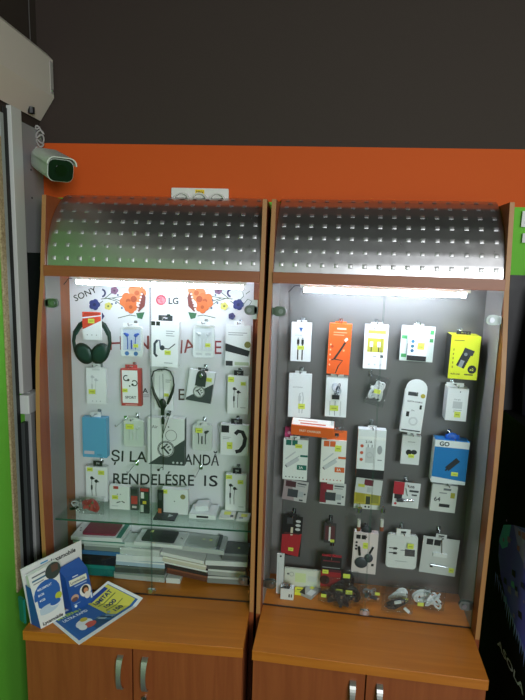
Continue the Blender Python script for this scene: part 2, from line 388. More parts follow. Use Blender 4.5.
    # interior
    if cab == 'L':
        bx0, bx1, bm = T+.1, P('L', 251, 400, 1.5).x, mat('#dcdee1', .45)
        MB().box((T, -.9, 0), (wid-T, -.45, ZH0), WOODZ).link('rear_panel', t)
        MB().box((T, -19.9, .05), (T+.25, -9.2, ZH0-.1), LAM).link('lining', t)['label'] = 'grey laminate lining strip'
    else:
        bx0, bx1, bm = P('R', 289, 330, 1.5).x, wid-T-.1, LAMB
        MB().box((T, -.9, 0), (wid-T, -.45, ZH0), LAM).link('rear_panel', t)
        for a, c in ((T, T+.25), (wid-T-.25, wid-T)): MB().box((a, -19.9, .05), (c, -1, ZH0-.1), LAM).link('lining', t)['label'] = 'grey laminate lining'
    board = MB().box((bx0, -1.5, .1), (bx1, -.95, ZH0-.1), bm).link('back_board', t)
    # led tube under the header
    (xa, xb, yy) = (77, 243, 282.5) if cab == 'L' else (304, 466, 292.5)
    A, B = P(cab, xa, yy, 17.2), P(cab, xb, yy, 17.2); zc = ZH0-1.0
    b = MB().tube([(A.x, -17.2, zc-.6), (B.x, -17.2, zc-.6)], .9, mat('#e2eaff', .4, emit=(40.0 if cab == 'L' else 105.0)), 14); led = b.link('light_tube', t, True); led['label'] = 'glowing white light tube'
    b = MB().box((A.x-1.2, -18.0, zc-.1), (B.x+1.2, -16.4, ZH0), mat('#d8d8d8', .4)); b.link('tube_holder', t)
    b = MB().tube([(A.x-.5, -17, zc+.2), (A.x-3, -16.6, zc+.3), (A.x-5, -16, zc-1.8)], .12, K, 6); b.link('wire', t, True)
    # glass doors
    for i, (x0, x1) in enumerate(((T+.35, mid-.15), (mid+.15, wid-T-.35))):
        g = MB().add([(x0, -DP, .4), (x1, -DP, .4), (x1, -DP, ZH0-.5), (x0, -DP, ZH0-.5)], [(0, 1, 2, 3)], GLASS)
        g.box((x0-.04, -DP-.2, .3), (x0+.04, -DP+.2, ZH0-.5), GLASSEDGE) if i == 1 else g.box((x1-.04, -DP-.2, .3), (x1+.04, -DP+.2, ZH0-.5), GLASSEDGE)
        g = g.link('glass_door', t); g['label'] = 'clear glass door pane'
        sx_ = x0 if i == 0 else x1; sg = 1 if i == 0 else -1
        for zz in (100.2, 8.0):
            b = MB(); col = CLAMP
            b.prism(rrect(4.0, 3.0, 1.4, 6, sx_+sg*2.1, zz-1.5), -DP-.7, -DP-.15, col); b.prism(rrect(4.0, 3.0, 1.4, 6, sx_+sg*2.1, zz-1.5), -DP+.15, -DP+.6, col)
            b.tube([(sx_+sg*2.6, -DP-.9, zz), (sx_+sg*2.6, -DP-1.15, zz)], .75, STEEL, 14); b.box((min(sx_, sx_+sg*.8)-.2, -DP-.7, zz-1.1), (max(sx_, sx_+sg*.8)+.1, -DP+.7, zz+1.1), col)
            b.link('hinge_clamp', g, True)
    MB().box((T, -DP-.25, .01), (wid-T, -DP+.2, .32), mat('#2c1a10', .6)).link('sill_strip', t)  # dark bar imitating the shadow gap between glass and counter
    b = MB().prism(rrect(3.2, 1.8, .8, 5, mid, .9), -DP-1.0, -DP-.1, CHROME); b.tube([(mid, -DP-1, 2.2), (mid, -DP-1.9, 2.4)], [.6, .75], CHROME, 12); b.link('glass_lock', t, True)
    return t, board
LEDS = 42.0
cabL, boardL = cabinet('L', 'left wooden display cabinet with white back board and curved metal canopy, earphones hanging inside', WL, 16)
cabR, boardR = cabinet('R', 'right wooden display cabinet with grey back board and curved metal canopy, cable boxes hanging inside', WR, 16)
# glass shelf in the left one
zs = 25.2
b = MB().box((T+.2, -18.6, zs-.35), (WL-T-.2, -1.7, zs+.25), GLASS); b.box((T+.2, -18.66, zs-.35), (WL-T-.2, -18.56, zs+.25), GLASSEDGE); b.link('glass_shelf', cabL)

def draw(b, ops):
    for o in ops:
        k = o[0]
        if k == 'r': b.r(*o[1:])
        elif k == 'e': b.e(*o[1:])
        elif k == 'l': b.ln(*o[1:])
        elif k == 'q': b.q(*o[1:])
        elif k == 't': b.t(o[1], o[2], o[3], o[4], o[5], **(o[6] if len(o) > 6 else {}))
        elif k == 'o': b.ring(*o[1:])
# vinyl lettering and flowers on the white board (drawn in photo-sized units on the board plane)
def board_print(cab, parent, name, d=1.5):
    b = MB(); b.map = lambda u, v, l: (lambda p: Vector((p.x, -d-l, p.z)))(P(cab, u, v, d)); b.asp = 1; b._n = (name, parent); return b
def vt(*a, **k):
    b = board_print('L', boardL, 'x'); b.t(*a, **k); b.link('vinyl_letters', boardL)
def board_rects(ops, nm):
    b = board_print('L', boardL, 'x'); draw(b, ops); b.link(nm, boardL)
blk = '#1b1d22'; red = '#8f2f35'
vt('SONY', 75.5, 301.5, 6.5, blk, 24, w=24, bold=.01)
b = board_print('L', boardL, 'x'); b.ring(161, 300, 4.6, 1.2, '#cf5a6c'); b.e(161, 300, 4.3, '#e08a98'); b.ln([(161, 297), (161, 302), (163, 302)], .7, '#b83a50'); b.e(159, 298.5, .8, '#b83a50'); b.ring(161, 300, 4.0, .7, '#b83a50', 20, 300); b.link('round_logo', boardL)
vt('LG', 168.5, 304, 6.5, '#3b3e46', 0, w=10, bold=.03)
for s, x, y, h_, w_, ang in (('H', 109.5, 350, 14, 13, 2), ('N', 137, 349, 14, 12, 0), ('N', 173, 353, 14, 9, -3), ('A', 184, 353, 13, 13, 12), ('A', 199, 353, 13, 10, 0), ('E', 214.5, 354, 14, 7, 0)):
    vt(s, x, y, h_, red, ang, w=w_, bold=.005)
vt('A', 142.5, 393, 5, blk, 0, w=5.5, bold=.02); board_rects([('r', 142, 394.6, 149, 395.3, G), ('r', 143, 396.4, 149, 397, G)], 'small_print')
vt('E', 178.5, 400, 11.5, '#4b2e33', 0, w=6, bold=.01)
vt('ȘI LA', 111, 461, 11, blk, -2, w=36, bold=.012); vt('COM', 151, 463, 11, blk, -1, w=30, bold=.012); vt('ANDĂ', 184, 464.5, 11, blk, -2, w=35, bold=.012)
vt('RENDELÉSRE', 113, 484, 11.2, blk, -1.2, w=81, bold=.012); vt('I', 204, 486.0, 11.2, blk, -1.2, w=2.0, bold=.0); vt('S', 209, 486.2, 11.2, blk, -1.2, w=8.6, bold=.012)
b = board_print('L', boardL, 'flowers')
def flowers(b, mx):
    X = (lambda x: x) if not mx else (lambda x: 333.5-x)
    def fl(x, y, r, c, c2, n=5, ph=0):
        for k in range(n):
            a = 2*PI*k/n+ph; b.e(X(x)+r*.55*math.cos(a), y+r*.55*math.sin(a), r*.55, c)
        b.e(X(x), y, r*.3, c2)
    for pts in ([(101, 299), (112, 298), (126, 303)], [(104, 299), (114, 291), (118, 289)], [(106, 298), (116, 301), (124, 307)], [(112, 298), (124, 296)], [(103, 301), (99, 304)], [(118, 318), (130, 315), (136, 316)]):
        b.ln([(X(x), y) for x, y in pts], .8, '#5c6b5a')
    for x, y in ((112, 304), (116, 303), (121, 300), (122, 308), (118, 295)): b.e(X(x), y, 1.0, '#4c5a7a')
    fl(137, 293, 8.5, '#d98350', '#b95a2e'); fl(128.5, 301, 8, '#d2703f', '#a84d28', ph=.5); fl(131, 307, 6, '#cf6a3a', '#a84d28', ph=.2)
    b.e(X(134), 299, 3.2, '#a5482a')
    b.q([(X(x), y) for x, y in ((142, 291), (146, 297), (145, 306), (139, 312), (137, 308), (141, 301))][::-1 if mx else 1], '#7b3a3c')
    for k in range(6): b.e(X(142-k*.8), 294+k*3, 1.1, '#e9d6cf')
    b.q([(X(x), y) for x, y in ((136.5, 313), (145, 312), (142.5, 319), (138, 318))][::-1 if mx else 1], '#3c6b4e')
    b.ring(X(102), 293, 3.6, 1.8, '#3b3d66', -80 if not mx else 100, 80 if not mx else 260)
    fl(95, 304.5, 5.2, '#343a78', '#23265a'); fl(101.5, 316, 3.2, '#3c3c70', '#23265a')
    fl(115, 290.5, 3.6, '#7f5a78', '#5b3a55'); fl(109, 306, 3.6, '#cfc76a', '#6b7a3c', 5)
flowers(b, False); b.link('flower_decal', boardL); b = board_print('L', boardL, 'x'); flowers(b, True)
b.ln([(240, 300), (244, 296), (243, 292)], .7, '#5d7a68'); b.ln([(243, 305), (248, 299), (252, 301), (249, 306)], .7, '#5d7a68'); b.ln([(246, 294), (250, 291)], .7, '#5d7a68')
b.link('flower_decal', boardL)
a0 = P('L', 225, 318, 19.2); a1 = P('L', 257.4, 300, 19.2); 
b = MB().box((a1.x-1.6, -19.4, a0.z), (a1.x+.1, -19.25, a1.z), '#dfe2e4'); b.link('clamp_pad', cabL)

# ================================================================== goods
HOOKN = [0]
def hook(cab, x, z, d, label):
    """chrome peg from the board to beyond the pack, tip turned up"""
    b = MB(); y0 = -1.52; y1 = -d-3.0
    b.tube([(0, y0-.1, 0), (0, y0-.5, 0), (0, y1+.8, .0), (0, y1+.2, .25), (0, y1, .9)], .16, CHROME, 7)
    b.prism(rrect(1.3, 2.2, .3, 3, 0, -1.3), y0-.15, y0, CHROME)
    o = b.link('display_hook', None, True, M=wm(cab, (x, 0, z))); tag(o, label, 'hook', 'chrome display hooks')
    return o
# --- pictures
def buds(c, x=.42, y=.38, s=1.0, a=.14):
    return [('e', x, y, .085*s, c), ('e', x+a*s*1.5, y+.09*s, .085*s, c), ('r', x-.02, y, x+.13*s, y+.035*s, c), ('r', x+a*s*1.5, y+.09*s, x+a*s*1.5+.14*s, y+.12*s, c),
            ('l', [(x, y), (x-.02, y+.3*s), (x, y+.55*s)], .025, c), ('l', [(x+a*s*1.5, y+.09*s), (x+a*s*1.3, y+.35*s), (x+a*s*1.4, y+.55*s)], .025, c), ('r', x-.05, y+.22*s, x+.03, y+.36*s, c)]
def small(u, v, w, n=2, c='#9aa0a6', gap=.025):
    return [('r', u, v+i*gap*2, u+w*(1-.2*(i % 2)), v+i*gap*2+gap*.7, c) for i in range(n)]
def dots(v, n, c, u0=.12, u1=.88, r=.03): return [('e', u0+(u1-u0)*i/(n-1), v, r, c) for i in range(n)]
def prod(cab, name, label, cat, rect, d, t, ops=(), col=W, roll=0, tab=None, st=(), hk=True, side=None, kind='box', ht=None, yaw=0, group=None, extra=None, hcol=None, floor=False, tabc=None, stc=Y, pitch=0):
    x0, y0, x1, y1 = rect; cx, cy = (x0+x1)/2, (y0+y1)/2
    w = (P(cab, x1, cy, d)-P(cab, x0, cy, d)).x; h = (P(cab, cx, y0, d)-P(cab, cx, y1, d)).z; c = P(cab, cx, cy, d)
    R = Matrix.Rotation(math.radians(yaw), 4, 'Z') @ Matrix.Rotation(math.radians(roll), 4, 'Y') @ Matrix.Rotation(math.radians(pitch), 4, 'X')
    org = Vector((c.x, -d+t, c.z))-R @ Vector((0, 0, h/2))
    root = thing(name, label, cat, wm(cab, org, R), group)
    b = MB(); cm = mat(col, .42)
    if kind == 'box':
        b.box((-w/2, -t, 0), (w/2, 0, h), cm)
        if side: b.add([(-w/2-.01, -t, 0), (-w/2-.01, 0, 0), (-w/2-.01, 0, h), (-w/2-.01, -t, h)], [(0, 3, 2, 1)], side).add([(w/2+.01, -t, 0), (w/2+.01, 0, 0), (w/2+.01, 0, h), (w/2+.01, -t, h)], [(0, 1, 2, 3)], side)
        pn = 'carton'
    elif kind == 'card':
        b.box((-w/2, -t, 0), (w/2, -t+.15, h), cm); pn = 'backing_card'
    elif kind == 'blister':
        r_ = min(w, h)*.13; b.prism(rrect(w, h, r_), -t*.55, 0, cm); pn = 'tray'
    b.face(w, h, -t if kind != 'blister' else -t*.55); draw(b, ops)
    b.link(pn, root)
    if kind == 'blister':
        MB().prism(rrect(w*.98, h*.98, min(w, h)*.13, 5, 0, h*.01), -t, -t*.56, CLR).link('clear_cover', root)
    if tab:
        tw, th_, off = tab[:3]; tb = MB(); tc_ = mat(tabc or col, .5)
        yk = -t*.5 if kind == 'box' else -t+.1
        X = off*w
        tb.box((X-tw*w/2, yk-.12, h-.02), (X-w*.08, yk, h+th_*h), tc_); tb.box((X+w*.08, yk-.12, h-.02), (X+tw*w/2, yk, h+th_*h), tc_)
        tb.box((X-w*.08, yk-.12, h-.02), (X+w*.08, yk, h+th_*h*.35), tc_); tb.box((X-w*.08, yk-.12, h+th_*h*.7), (X+w*.08, yk, h+th_*h), tc_)
        tb.link('hang_tab', root)
    for s_ in st:
        u, v, sw = s_[:3]; shh = s_[3] if len(s_) > 3 else sw*.7
        yy = -t-.14-.012*40*0
        sb = MB().box(((u-sw/2-.5)*w, yy, (1-v)*h-shh*w/2), ((u+sw/2-.5)*w, yy+.1, (1-v)*h+shh*w/2), mat(stc, .5))
        sb.face(sw*w, shh*w, yy, (u-sw/2-.5)*w, (1-v)*h-shh*w/2); sb.r(.2, .45, .8, .6, '#8d9a2c')
        sb.link('price_sticker', root)['label'] = 'yellow price sticker'
    if extra: extra(root, w, h, t)
    if hk:
        hx = (tab[2] if tab else 0)*w; hz = h+(tab[1]*.52*h if tab else -.6)
        q = R @ Vector((hx, 0, hz))+org
        hook(cab, q.x, q.z, d, 'chrome hook holding the '+' '.join(label.split(',')[0].split(' hanging')[0].split()[:12]))
    return root, w, h
# --- real earphones behind a blister
def phones(colr, jack='#6b6f75'):
    def f(root, w, h, t):
        b = MB(); y = -t*.75
        for s in (-1, 1):
            x = s*w*.2; b.ball((x, y, h*.72), (w*.09, w*.07, w*.08), colr); b.ball((x+s*w*.08, y, h*.76), (w*.08, w*.06, w*.05), colr)
            b.tube([(x, y, h*.7), (x-s*w*.03, y, h*.5), (x-s*w*.02, y, h*.25)], w*.022, colr, 6)
        b.tube([(0, y, h*.56), (0, y, h*.26)], w*.035, colr, 6); b.link('earphones', root, True)
    return f
Lb = lambda s: s

# ------------------------------------------------------------------ LEFT cabinet, row 1
# headphones
t = thing('headphones', 'dark green over-ear headphones hanging folded at the top left of the white board', 'headphones', wm('L', P('L', 92, 344, 5.5)))
o0 = P('L', 92, 344, 5.5)
def lp(px, py, d=5.5): q = P('L', px, py, d)-o0; return Vector((q.x, q.y, q.z))
grn = mat('#0c2825', .5)
pth = [(75.5, 352), (73.6, 341), (75, 332), (80, 324.5), (86, 321), (92, 320), (98, 321), (104.5, 325), (109, 333), (110, 343), (108.5, 352)]
b = MB().tube([lp(x, y) for x, y in pth], [.55, .6, .7, .75, .8, .8, .8, .75, .7, .6, .55], grn, 10); b.tube([lp(x*.93+6.4, y+2.5) for x, y in pth[2:-2]], .35, mat('#1b4a44', .6), 8); b.link('headband', t, True)
for s in (0, 1):
    x, y, a = ((84, 353.5, -36), (100, 353.5, 36))[s]; M_ = Matrix.Rotation(math.radians(a), 3, 'Y')
    b = MB().ball(lp(x, y, 6.4), (3.1, 1.6, 4.1), mat('#0a201f', .5), 18, M_); b.ball(lp(x, y, 7.6), (2.4, .5, 3.2), mat('#10302d', .4), 16, M_); b.link('ear_cup', t, True)
q = P('L', 92, 322, 5.5); hook('L', q.x, q.z-1.1, 6, 'chrome display hook holding the dark green over-ear headphones')
prod('L', 'accessory_box', 'small white box with a red top hanging in front of the green headphones', 'box', (82.5, 312, 101, 340), 9, .8,
     [('q', [(0, 0), (0, .62), (.1, .6), (1, .3), (1, 0)][::1], '#d6402c'), ('l', [(0, .22), (1, .12)], .06, W), ('r', .1, .04, .9, .1, '#a83020')]+dots(.82, 3, G, .25, .75, .03), st=[(.48, .32, .34)], hk=False)
prod('L', 'earphones_pack', 'blue wired earphones in a white rounded blister pack beside the green headphones', 'earphones', (120, 327, 142, 357), 7, 2,
     [('r', .1, .08, .9, .8, '#cfd9ee'), ('e', .27, .9, .1, '#3c6fb4'), ('e', .68, .9, .1, '#3c6fb4')], kind='blister', col='#eef1f4', st=[(.72, .62, .22)], tab=(.7, .13, 0), extra=phones('#2c50b8'))
def bt_headset(root, w, h, t):
    b = MB(); m_ = mat('#272a36', .3)
    b.tube([(-w*.2, -t-.2, h*.7), (-w*.3, -t-.2, h*.66), (-w*.36, -t-.2, h*.52), (-w*.32, -t-.2, h*.34), (-w*.22, -t-.2, h*.28)], [w*.03, w*.06, w*.075, w*.06, w*.03], m_, 8)
    b.ball((-w*.08, -t-.2, h*.46), (w*.1, .2, w*.09), m_); b.tube([(-w*.08, -t-.2, h*.47), (w*.18, -t-.2, h*.45), (w*.38, -t-.2, h*.55)], [w*.03, w*.03, w*.02], m_, 8); b.link('picture_relief', root, True)
prod('L', 'headset_box', 'white box picturing a dark single-ear headset, below the pink round logo', 'headset', (150.5, 321.5, 178.5, 367), 7.5, 3.2,
     [('r', .02, .01, .16, .1, K), ('r', .19, .01, .33, .1, K), ('l', [(.24, .42), (.15, .5), (.15, .72), (.24, .78)], .09, '#33384a'), ('e', .42, .58, .09, '#2b2f3f'), ('l', [(.4, .58), (.65, .6), (.88, .48)], .035, '#2b2f3f'), ('l', [(.24, .42), (.33, .42), (.35, .56)], .05, '#59627e')]
     +small(.55, .2, .3, 3)+small(.5, .9, .3, 1), st=[(.62, .68, .22)], tab=(.5, .12, -.02), tabc='#2a2d33', roll=1)
prod('L', 'earphones_pack', 'all-white earphones in a white rounded blister pack below the right orange rose', 'earphones', (192.5, 325.5, 214, 358), 7, 2,
     [('r', .1, .08, .9, .8, '#dfe2ea'), ('r', .15, .86, .42, .93, '#c9cdd4'), ('r', .58, .86, .85, .93, '#c9cdd4')], kind='blister', col='#eceff3', st=[(.72, .6, .24)], tab=(.6, .12, 0), extra=phones('#d9dee8'))
prod('L', 'speaker_box', 'white box picturing a black bar speaker, right end of the top row', 'speaker', (225.5, 326, 250.5, 367), 7, 3,
     [('q', [(.0, .43), (.0, .62), (.92, .74), (.98, .6)][::1], '#22252c'), ('r', .02, .86, .3, .98, '#2c3038'), ('r', .38, .88, .95, .96, '#b7c4a8'), ('e', .88, .45, .13, '#8a8648')]+small(.1, .16, .75, 2), st=(), tab=(.4, .1, 0))
# row 2
prod('L', 'earphones_box', 'plain pale earphones box with a small yellow sticker directly under the green headphones', 'earphones', (86.5, 368, 106, 404), 6.5, 1.6,
     buds('#c5c9cf', .3, .25, .9)+[('r', .3, .02, .7, .07, '#d5d8dc')]+dots(.92, 3, '#9aa0a8', .3, .7, .025), st=[(.28, .66, .34)], tab=(.4, .1, 0))
prod('L', 'earphones_box', 'red-edged white sports earphones box', 'earphones', (121, 369, 141, 406), 6.5, 2,
     [('r', .06, .04, .84, .92, '#f0f0f2'), ('r', .2, .96, .8, .985, '#e8a9a4'), ('o', .27, .25, .13, .05, K, 60, 330), ('o', .68, .38, .13, .05, K, -120, 150), ('e', .38, .3, .06, K), ('e', .58, .42, .06, K), ('e', .44, .46, .04, K), ('t', 'SPORT', .2, .8, .07, '#23262b', {'w': .55, 'bold': .02})],
     col='#bb4446', side='#a8333a', st=[(.2, .58, .26)], tab=(.6, .1, 0), roll=-1)
prod('L', 'accessory_box', 'slim white box with yellow sticker behind the black neckband headset', 'box', (154.5, 372, 173, 410), 4.5, 1.2,
     [('l', [(.28, .1), (.28, .9)], .05, '#cfd3d8'), ('l', [(.45, .05), (.5, .95)], .04, '#8e959c')]+small(.6, .2, .3, 2), st=[(.65, .6, .25)], tab=(.4, .1, 0))
# neckband
o0 = P('L', 163, 380, 8); t = thing('neckband_headset', 'black neckband headset hanging in a teardrop loop with its cords dangling down', 'headset', wm('L', o0))
def lp(px, py, d=8): return P('L', px, py, d)-o0
bk = mat('#15171b', .35)
b = MB().tube([lp(*p) for p in ((160.5, 407), (158, 401), (154.5, 394), (152, 386), (151.5, 378), (153.5, 371.5), (158, 369.5), (165, 369), (170, 371), (173, 377), (174, 385), (172.5, 392), (169.5, 399), (167.5, 404))], [.55, .6, .5, .35, .25, .25, .25, .25, .25, .25, .3, .5, .55, .4], bk, 10); b.link('neckband', t, True)
for pp, tip in (([(161, 407), (162.5, 414), (162, 424), (163, 434), (162.5, 446), (163.5, 458), (163, 470)], (158.5, 470)), ([(167.5, 404), (165, 408), (163.5, 413), (164.5, 420), (162.3, 438)], (168, 414))):
    b = MB().tube([lp(*p) for p in pp], .13, bk, 6); b.ball(lp(*tip), (.55, .5, .45), bk); b.tube([lp(*tip), lp(tip[0]+3, tip[1]-3), lp(pp[-1][0], pp[-1][1]-2)], .13, bk, 6); b.link('cord', t, True)
b = MB().ball(lp(162.5, 404), (1.3, .5, 2.0), bk); b.box(lp(161, 415)+Vector((0, -.3, 0)), lp(164.4, 409)+Vector((0, .3, 0)), bk); b.box(lp(161.5, 424)+Vector((0, -.3, 0)), lp(164, 417)+Vector((0, .3, 0)), bk); b.ball(lp(168.5, 414.5), (.8, .5, .5), bk); b.link('clip', t, True)
def tlogo(c1='#d8dadd', c2='#2b2e34', cx=.5, cy=.6, r=.27):
    return [('e', cx, cy, r, c2), ('e', cx, cy, r*.93, c1), ('e', cx, cy, r*.9, c1), ('o', cx, cy, r*.84, r*.09, c2), ('l', [(cx-r*.55, cy-r*.02), (cx-r*.05, cy-r*.3)], r*.2, c2), ('l', [(cx-r*.3, cy-r*.15), (cx+r*.35, cy+r*.42)], r*.2, c2),
            ('l', [(cx-r*.05, cy-r*.34), (cx+r*.2, cy-r*.5)], r*.18, c2), ('l', [(cx+.15*r, cy-r*.14), (cx+r*.42, cy-r*.3)], r*.16, c2), ('l', [(cx+.35*r, cy+r*.1), (cx+r*.6, cy-r*.04)], r*.16, c2)]
def earcup_relief(root, w, h, t):
    b = MB().ball((0.0, -t-.3, h*.86), (w*.2, .5, w*.22), mat('#2a2d33', .4)); b.box((-w*.2, -t-.6, h*.52), (w*.2, -t-.1, h*.86), mat('#30333a', .4)); b.ball((-.1, -t-.75, h*.86), (w*.07, .2, w*.08), CHROME); b.link('hang_clip', root, True)
prod('L', 'headset_box', 'small tilted black and white box with a round logo and a dark hanging clip', 'headset', (187.5, 371, 213, 402), 7.2, 2.2,
     [('q', [(0, 1), (1, 1), (1, .35), (.02, .92)], '#3c4047')]+tlogo(cx=.48, cy=.68, r=.24), col='#dfe1e5', roll=7.5, tab=(.4, .08, 0), tabc='#303338', st=[(.8, .24, .22)], extra=earcup_relief)
prod('L', 'earphones_box', 'white box picturing black earphones at the right end of the second row', 'earphones', (227.5, 376, 248.5, 414), 6.5, 1.8, buds('#22242a', .32, .34, .9)+small(.62, .82, .25, 1), st=[(.16, .1, .28, .24), (.74, .2, .24)], tab=(.45, .13, 0), tabc='#1c1e22')
# row 3
prod('L', 'pouch_box', 'plain light blue box with a white tab at the left of the third row', 'box', (82.5, 418, 106.5, 457.5), 7, 3, [('r', .06, .84, .48, .92, '#c9c0cf'), ('r', .6, .92, .8, .94, '#3f7ba3')], col='#5ea6cf', tab=(.45, .12, 0), tabc='#e4e6e8')
prod('L', 'earphones_pack', 'white earphones blister pack right of the light blue box', 'earphones', (123, 421, 143, 447.5), 7, 2,
     [('r', .1, .1, .9, .92, '#d9e2dd')], kind='blister', col='#dfe6e2', st=[(.34, .22, .4, .26)], tab=(.5, .12, 0), extra=phones('#ccd6d2'))
prod('L', 'headset_box', 'large white box with a dark diagonal corner and big round logo', 'headset', (147.5, 418.5, 184.5, 465), 6.5, 3,
     [('q', [(0.02, 1), (1, 1), (1, .44), (.06, .97)][::1], '#3b3f45')]+tlogo(cx=.5, cy=.66, r=.235)+[('o', .64, .36, .15, .012, '#3a3d42', 0, 360), ('e', .57, .18, .02, '#3a3d42'), ('t', 'Air', .12, .22, .07, '#2d3035', {'bold': .0})]+[('e', .7+.11*i, .94, .03, '#c9ccd0') for i in range(3)],
     col='#e2e4e6', side='#4a4d52', tab=(.3, .06, 0))
prod('L', 'earphones_pack', 'black earphones in a clear white blister pack right of the large round-logo box', 'earphones', (192, 425.5, 211.5, 451), 7, 2,
     [('r', .1, .1, .9, .92, '#dcdfe0')], kind='blister', col='#dfe2e3', st=[(.36, .2, .36, .25)], tab=(.5, .16, 0), extra=phones('#1c1e22'))
prod('L', 'headset_box', 'white box picturing one thick black curved ear hook, right end of the third row', 'headset', (220.5, 425, 248.5, 455.5), 7, 2.4,
     [('r', .02, .03, .3, .26, K), ('l', [(.52, .3), (.62, .2), (.78, .22), (.88, .42), (.84, .66), (.7, .84), (.54, .88)], .14, '#1d1f23')]+small(.08, .4, .28, 2), st=[(.33, .68, .2, .25)], tab=(.4, .17, .05), tabc='#1c1e22')
# row 4
prod('L', 'earphones_box', 'white box picturing black earphones at the lower left of the white board', 'earphones', (86, 467, 107.5, 501), 6.5, 1.8, buds('#1f2126', .28, .33, .95)+small(.7, .86, .2, 1), st=[(.2, .08, .26, .18), (.72, .16, .28, .2)], tab=(.42, .15, .03), tabc='#1c1e22')
prod('L', 'earphones_box', 'white box picturing black earphones at the lower right of the white board', 'earphones', (225.5, 474.5, 246, 511), 6.5, 1.8, buds('#1f2126', .24, .3, .95)+small(.65, .87, .25, 1), st=[(.16, .08, .3, .2), (.72, .2, .28, .2)], tab=(.42, .15, .03), tabc='#1c1e22')
for px, py, lab in ((126, 418, 'bare chrome hook reaching out above the white pack beside the light blue box'), (137, 462, 'bare chrome hook above the letters of the second black line'), (201, 466, 'bare chrome hook at the right end of the black lettering')):
    q = P('L', px, py, 1.5); hook('L', q.x, q.z, 10, lab)

# ---- things standing on the glass shelf
SH = zs+.27
def stand(cab, name, label, cat, rect, d, t, ops, z=SH, **kw):
    """like prod, but lowered or lifted so that its base rests at height z"""
    r = prod(cab, name, label, cat, rect, d, t, ops, hk=False, **kw); o = r[0]
    mw = o.matrix_world.copy(); mw.translation.z = (ZC+z)*.01; o.matrix_world = mw; return r
stand('L', 'earphones_box', 'small white box with a red hanging loop standing on the glass shelf', 'box', (109.5, 485.5, 129.5, 508.5), 9, 2.2,
      [('l', [(.35, .72), (.55, .66)], .05, '#3a3f45'), ('l', [(.6, .64), (.75, .7)], .05, '#3a3f45'), ('e', .4, .35, .03, G), ('e', .55, .35, .03, G)]+small(.12, .85, .3, 1)+[('r', .2, -.0, .45, .12, '#b53a3c')], st=[(.28, .48, .3, .2)], col='#e4e8e6')
stand('L', 'accessory_pack', 'narrow black and red pack on the glass shelf beside the white box with red loop', 'pack', (130.5, 486, 138, 508), 9, 1.0, [('r', .08, .35, .92, .72, '#b33b3b'), ('r', .1, .05, .9, .25, '#2d3034'), ('r', .2, .8, .8, .9, '#c8c2be')], col='#3d4145')
stand('L', 'accessory_pack', 'narrow multicoloured pack with red top on the glass shelf next to the door seam', 'pack', (140, 487, 149, 512), 11, 1.0, [('r', .05, 0, .95, .12, '#b22e35'), ('r', .1, .16, .45, .4, '#e4e6e0'), ('r', .5, .2, .9, .45, '#34513a'), ('r', .3, .5, .7, .62, '#d8c23e'), ('r', .6, .66, .95, .82, '#22262a'), ('r', .05, .66, .4, .95, '#b9c4bd')], col='#30383a')
stand('L', 'adapter_box', 'plain white box with an olive round sticker standing on the glass shelf', 'box', (162, 487.5, 188, 512), 10, 2.4, [('e', .8, .28, .1, '#8d8a55'), ('e', .48, .48, .025, '#6d737a')], st=[(.1, .1, .22, .16)], col='#e2e6e8')
stand('L', 'adapter_stick', 'slim dark stick-like pack leaning beside the plain white box on the glass shelf', 'pack', (157.5, 488, 163, 512), 11, .8, [('r', .2, .1, .8, .4, '#3b4045'), ('r', .1, .75, .7, .98, '#b0603a')], col='#1c2024')
# red tangle in bag
def coil(b, cx, cy, cz, rx, ry, rz, turns, r, m_, sd, n=None):
    g = random.Random(sd); n = n or turns*14; pth = []
    ph = [g.uniform(0, 6) for _ in range(6)]
    for k in range(n):
        a = k/n*turns*2*PI; s = .75+.25*math.sin(a*.37+ph[0])
        pth.append((cx+rx*s*math.cos(a+ph[1])*(1-.1*math.sin(a*.61+ph[2])), cy+ry*math.sin(a*.53+ph[3])*.8, cz+rz*s*math.sin(a+ph[4]*.2)))
    b.tube(pth, r, m_, 6)
def film(b, w, dp, h, sd, mt=None):
    """crumpled clear bag as a closed lumpy sheet"""
    g = random.Random(sd); nx, nz = 9, 7; vs = []; fs = []
    for side in (-1, 1):
        for j in range(nz):
            for i in range(nx):
                u, v = i/(nx-1), j/(nz-1); e = (math.sin(PI*u)*math.sin(PI*v))**.5 if 0 < u < 1 and 0 < v < 1 else 0
                vs.append(((u-.5)*w+g.uniform(-.04, .04)*w*(side < 0), side*dp/2*e*(.8+.4*g.random()), v*h+g.uniform(-.05, .05)*h*(0 < v < 1)*(0 < u < 1)))
    for s in range(2):
        for j in range(nz-1):
            for i in range(nx-1):
                a = s*nx*nz+j*nx+i; f = (a, a+1, a+nx+1, a+nx); fs.append(f if s == 0 else f[::-1])
    b.add(vs, fs, mt or BAG)
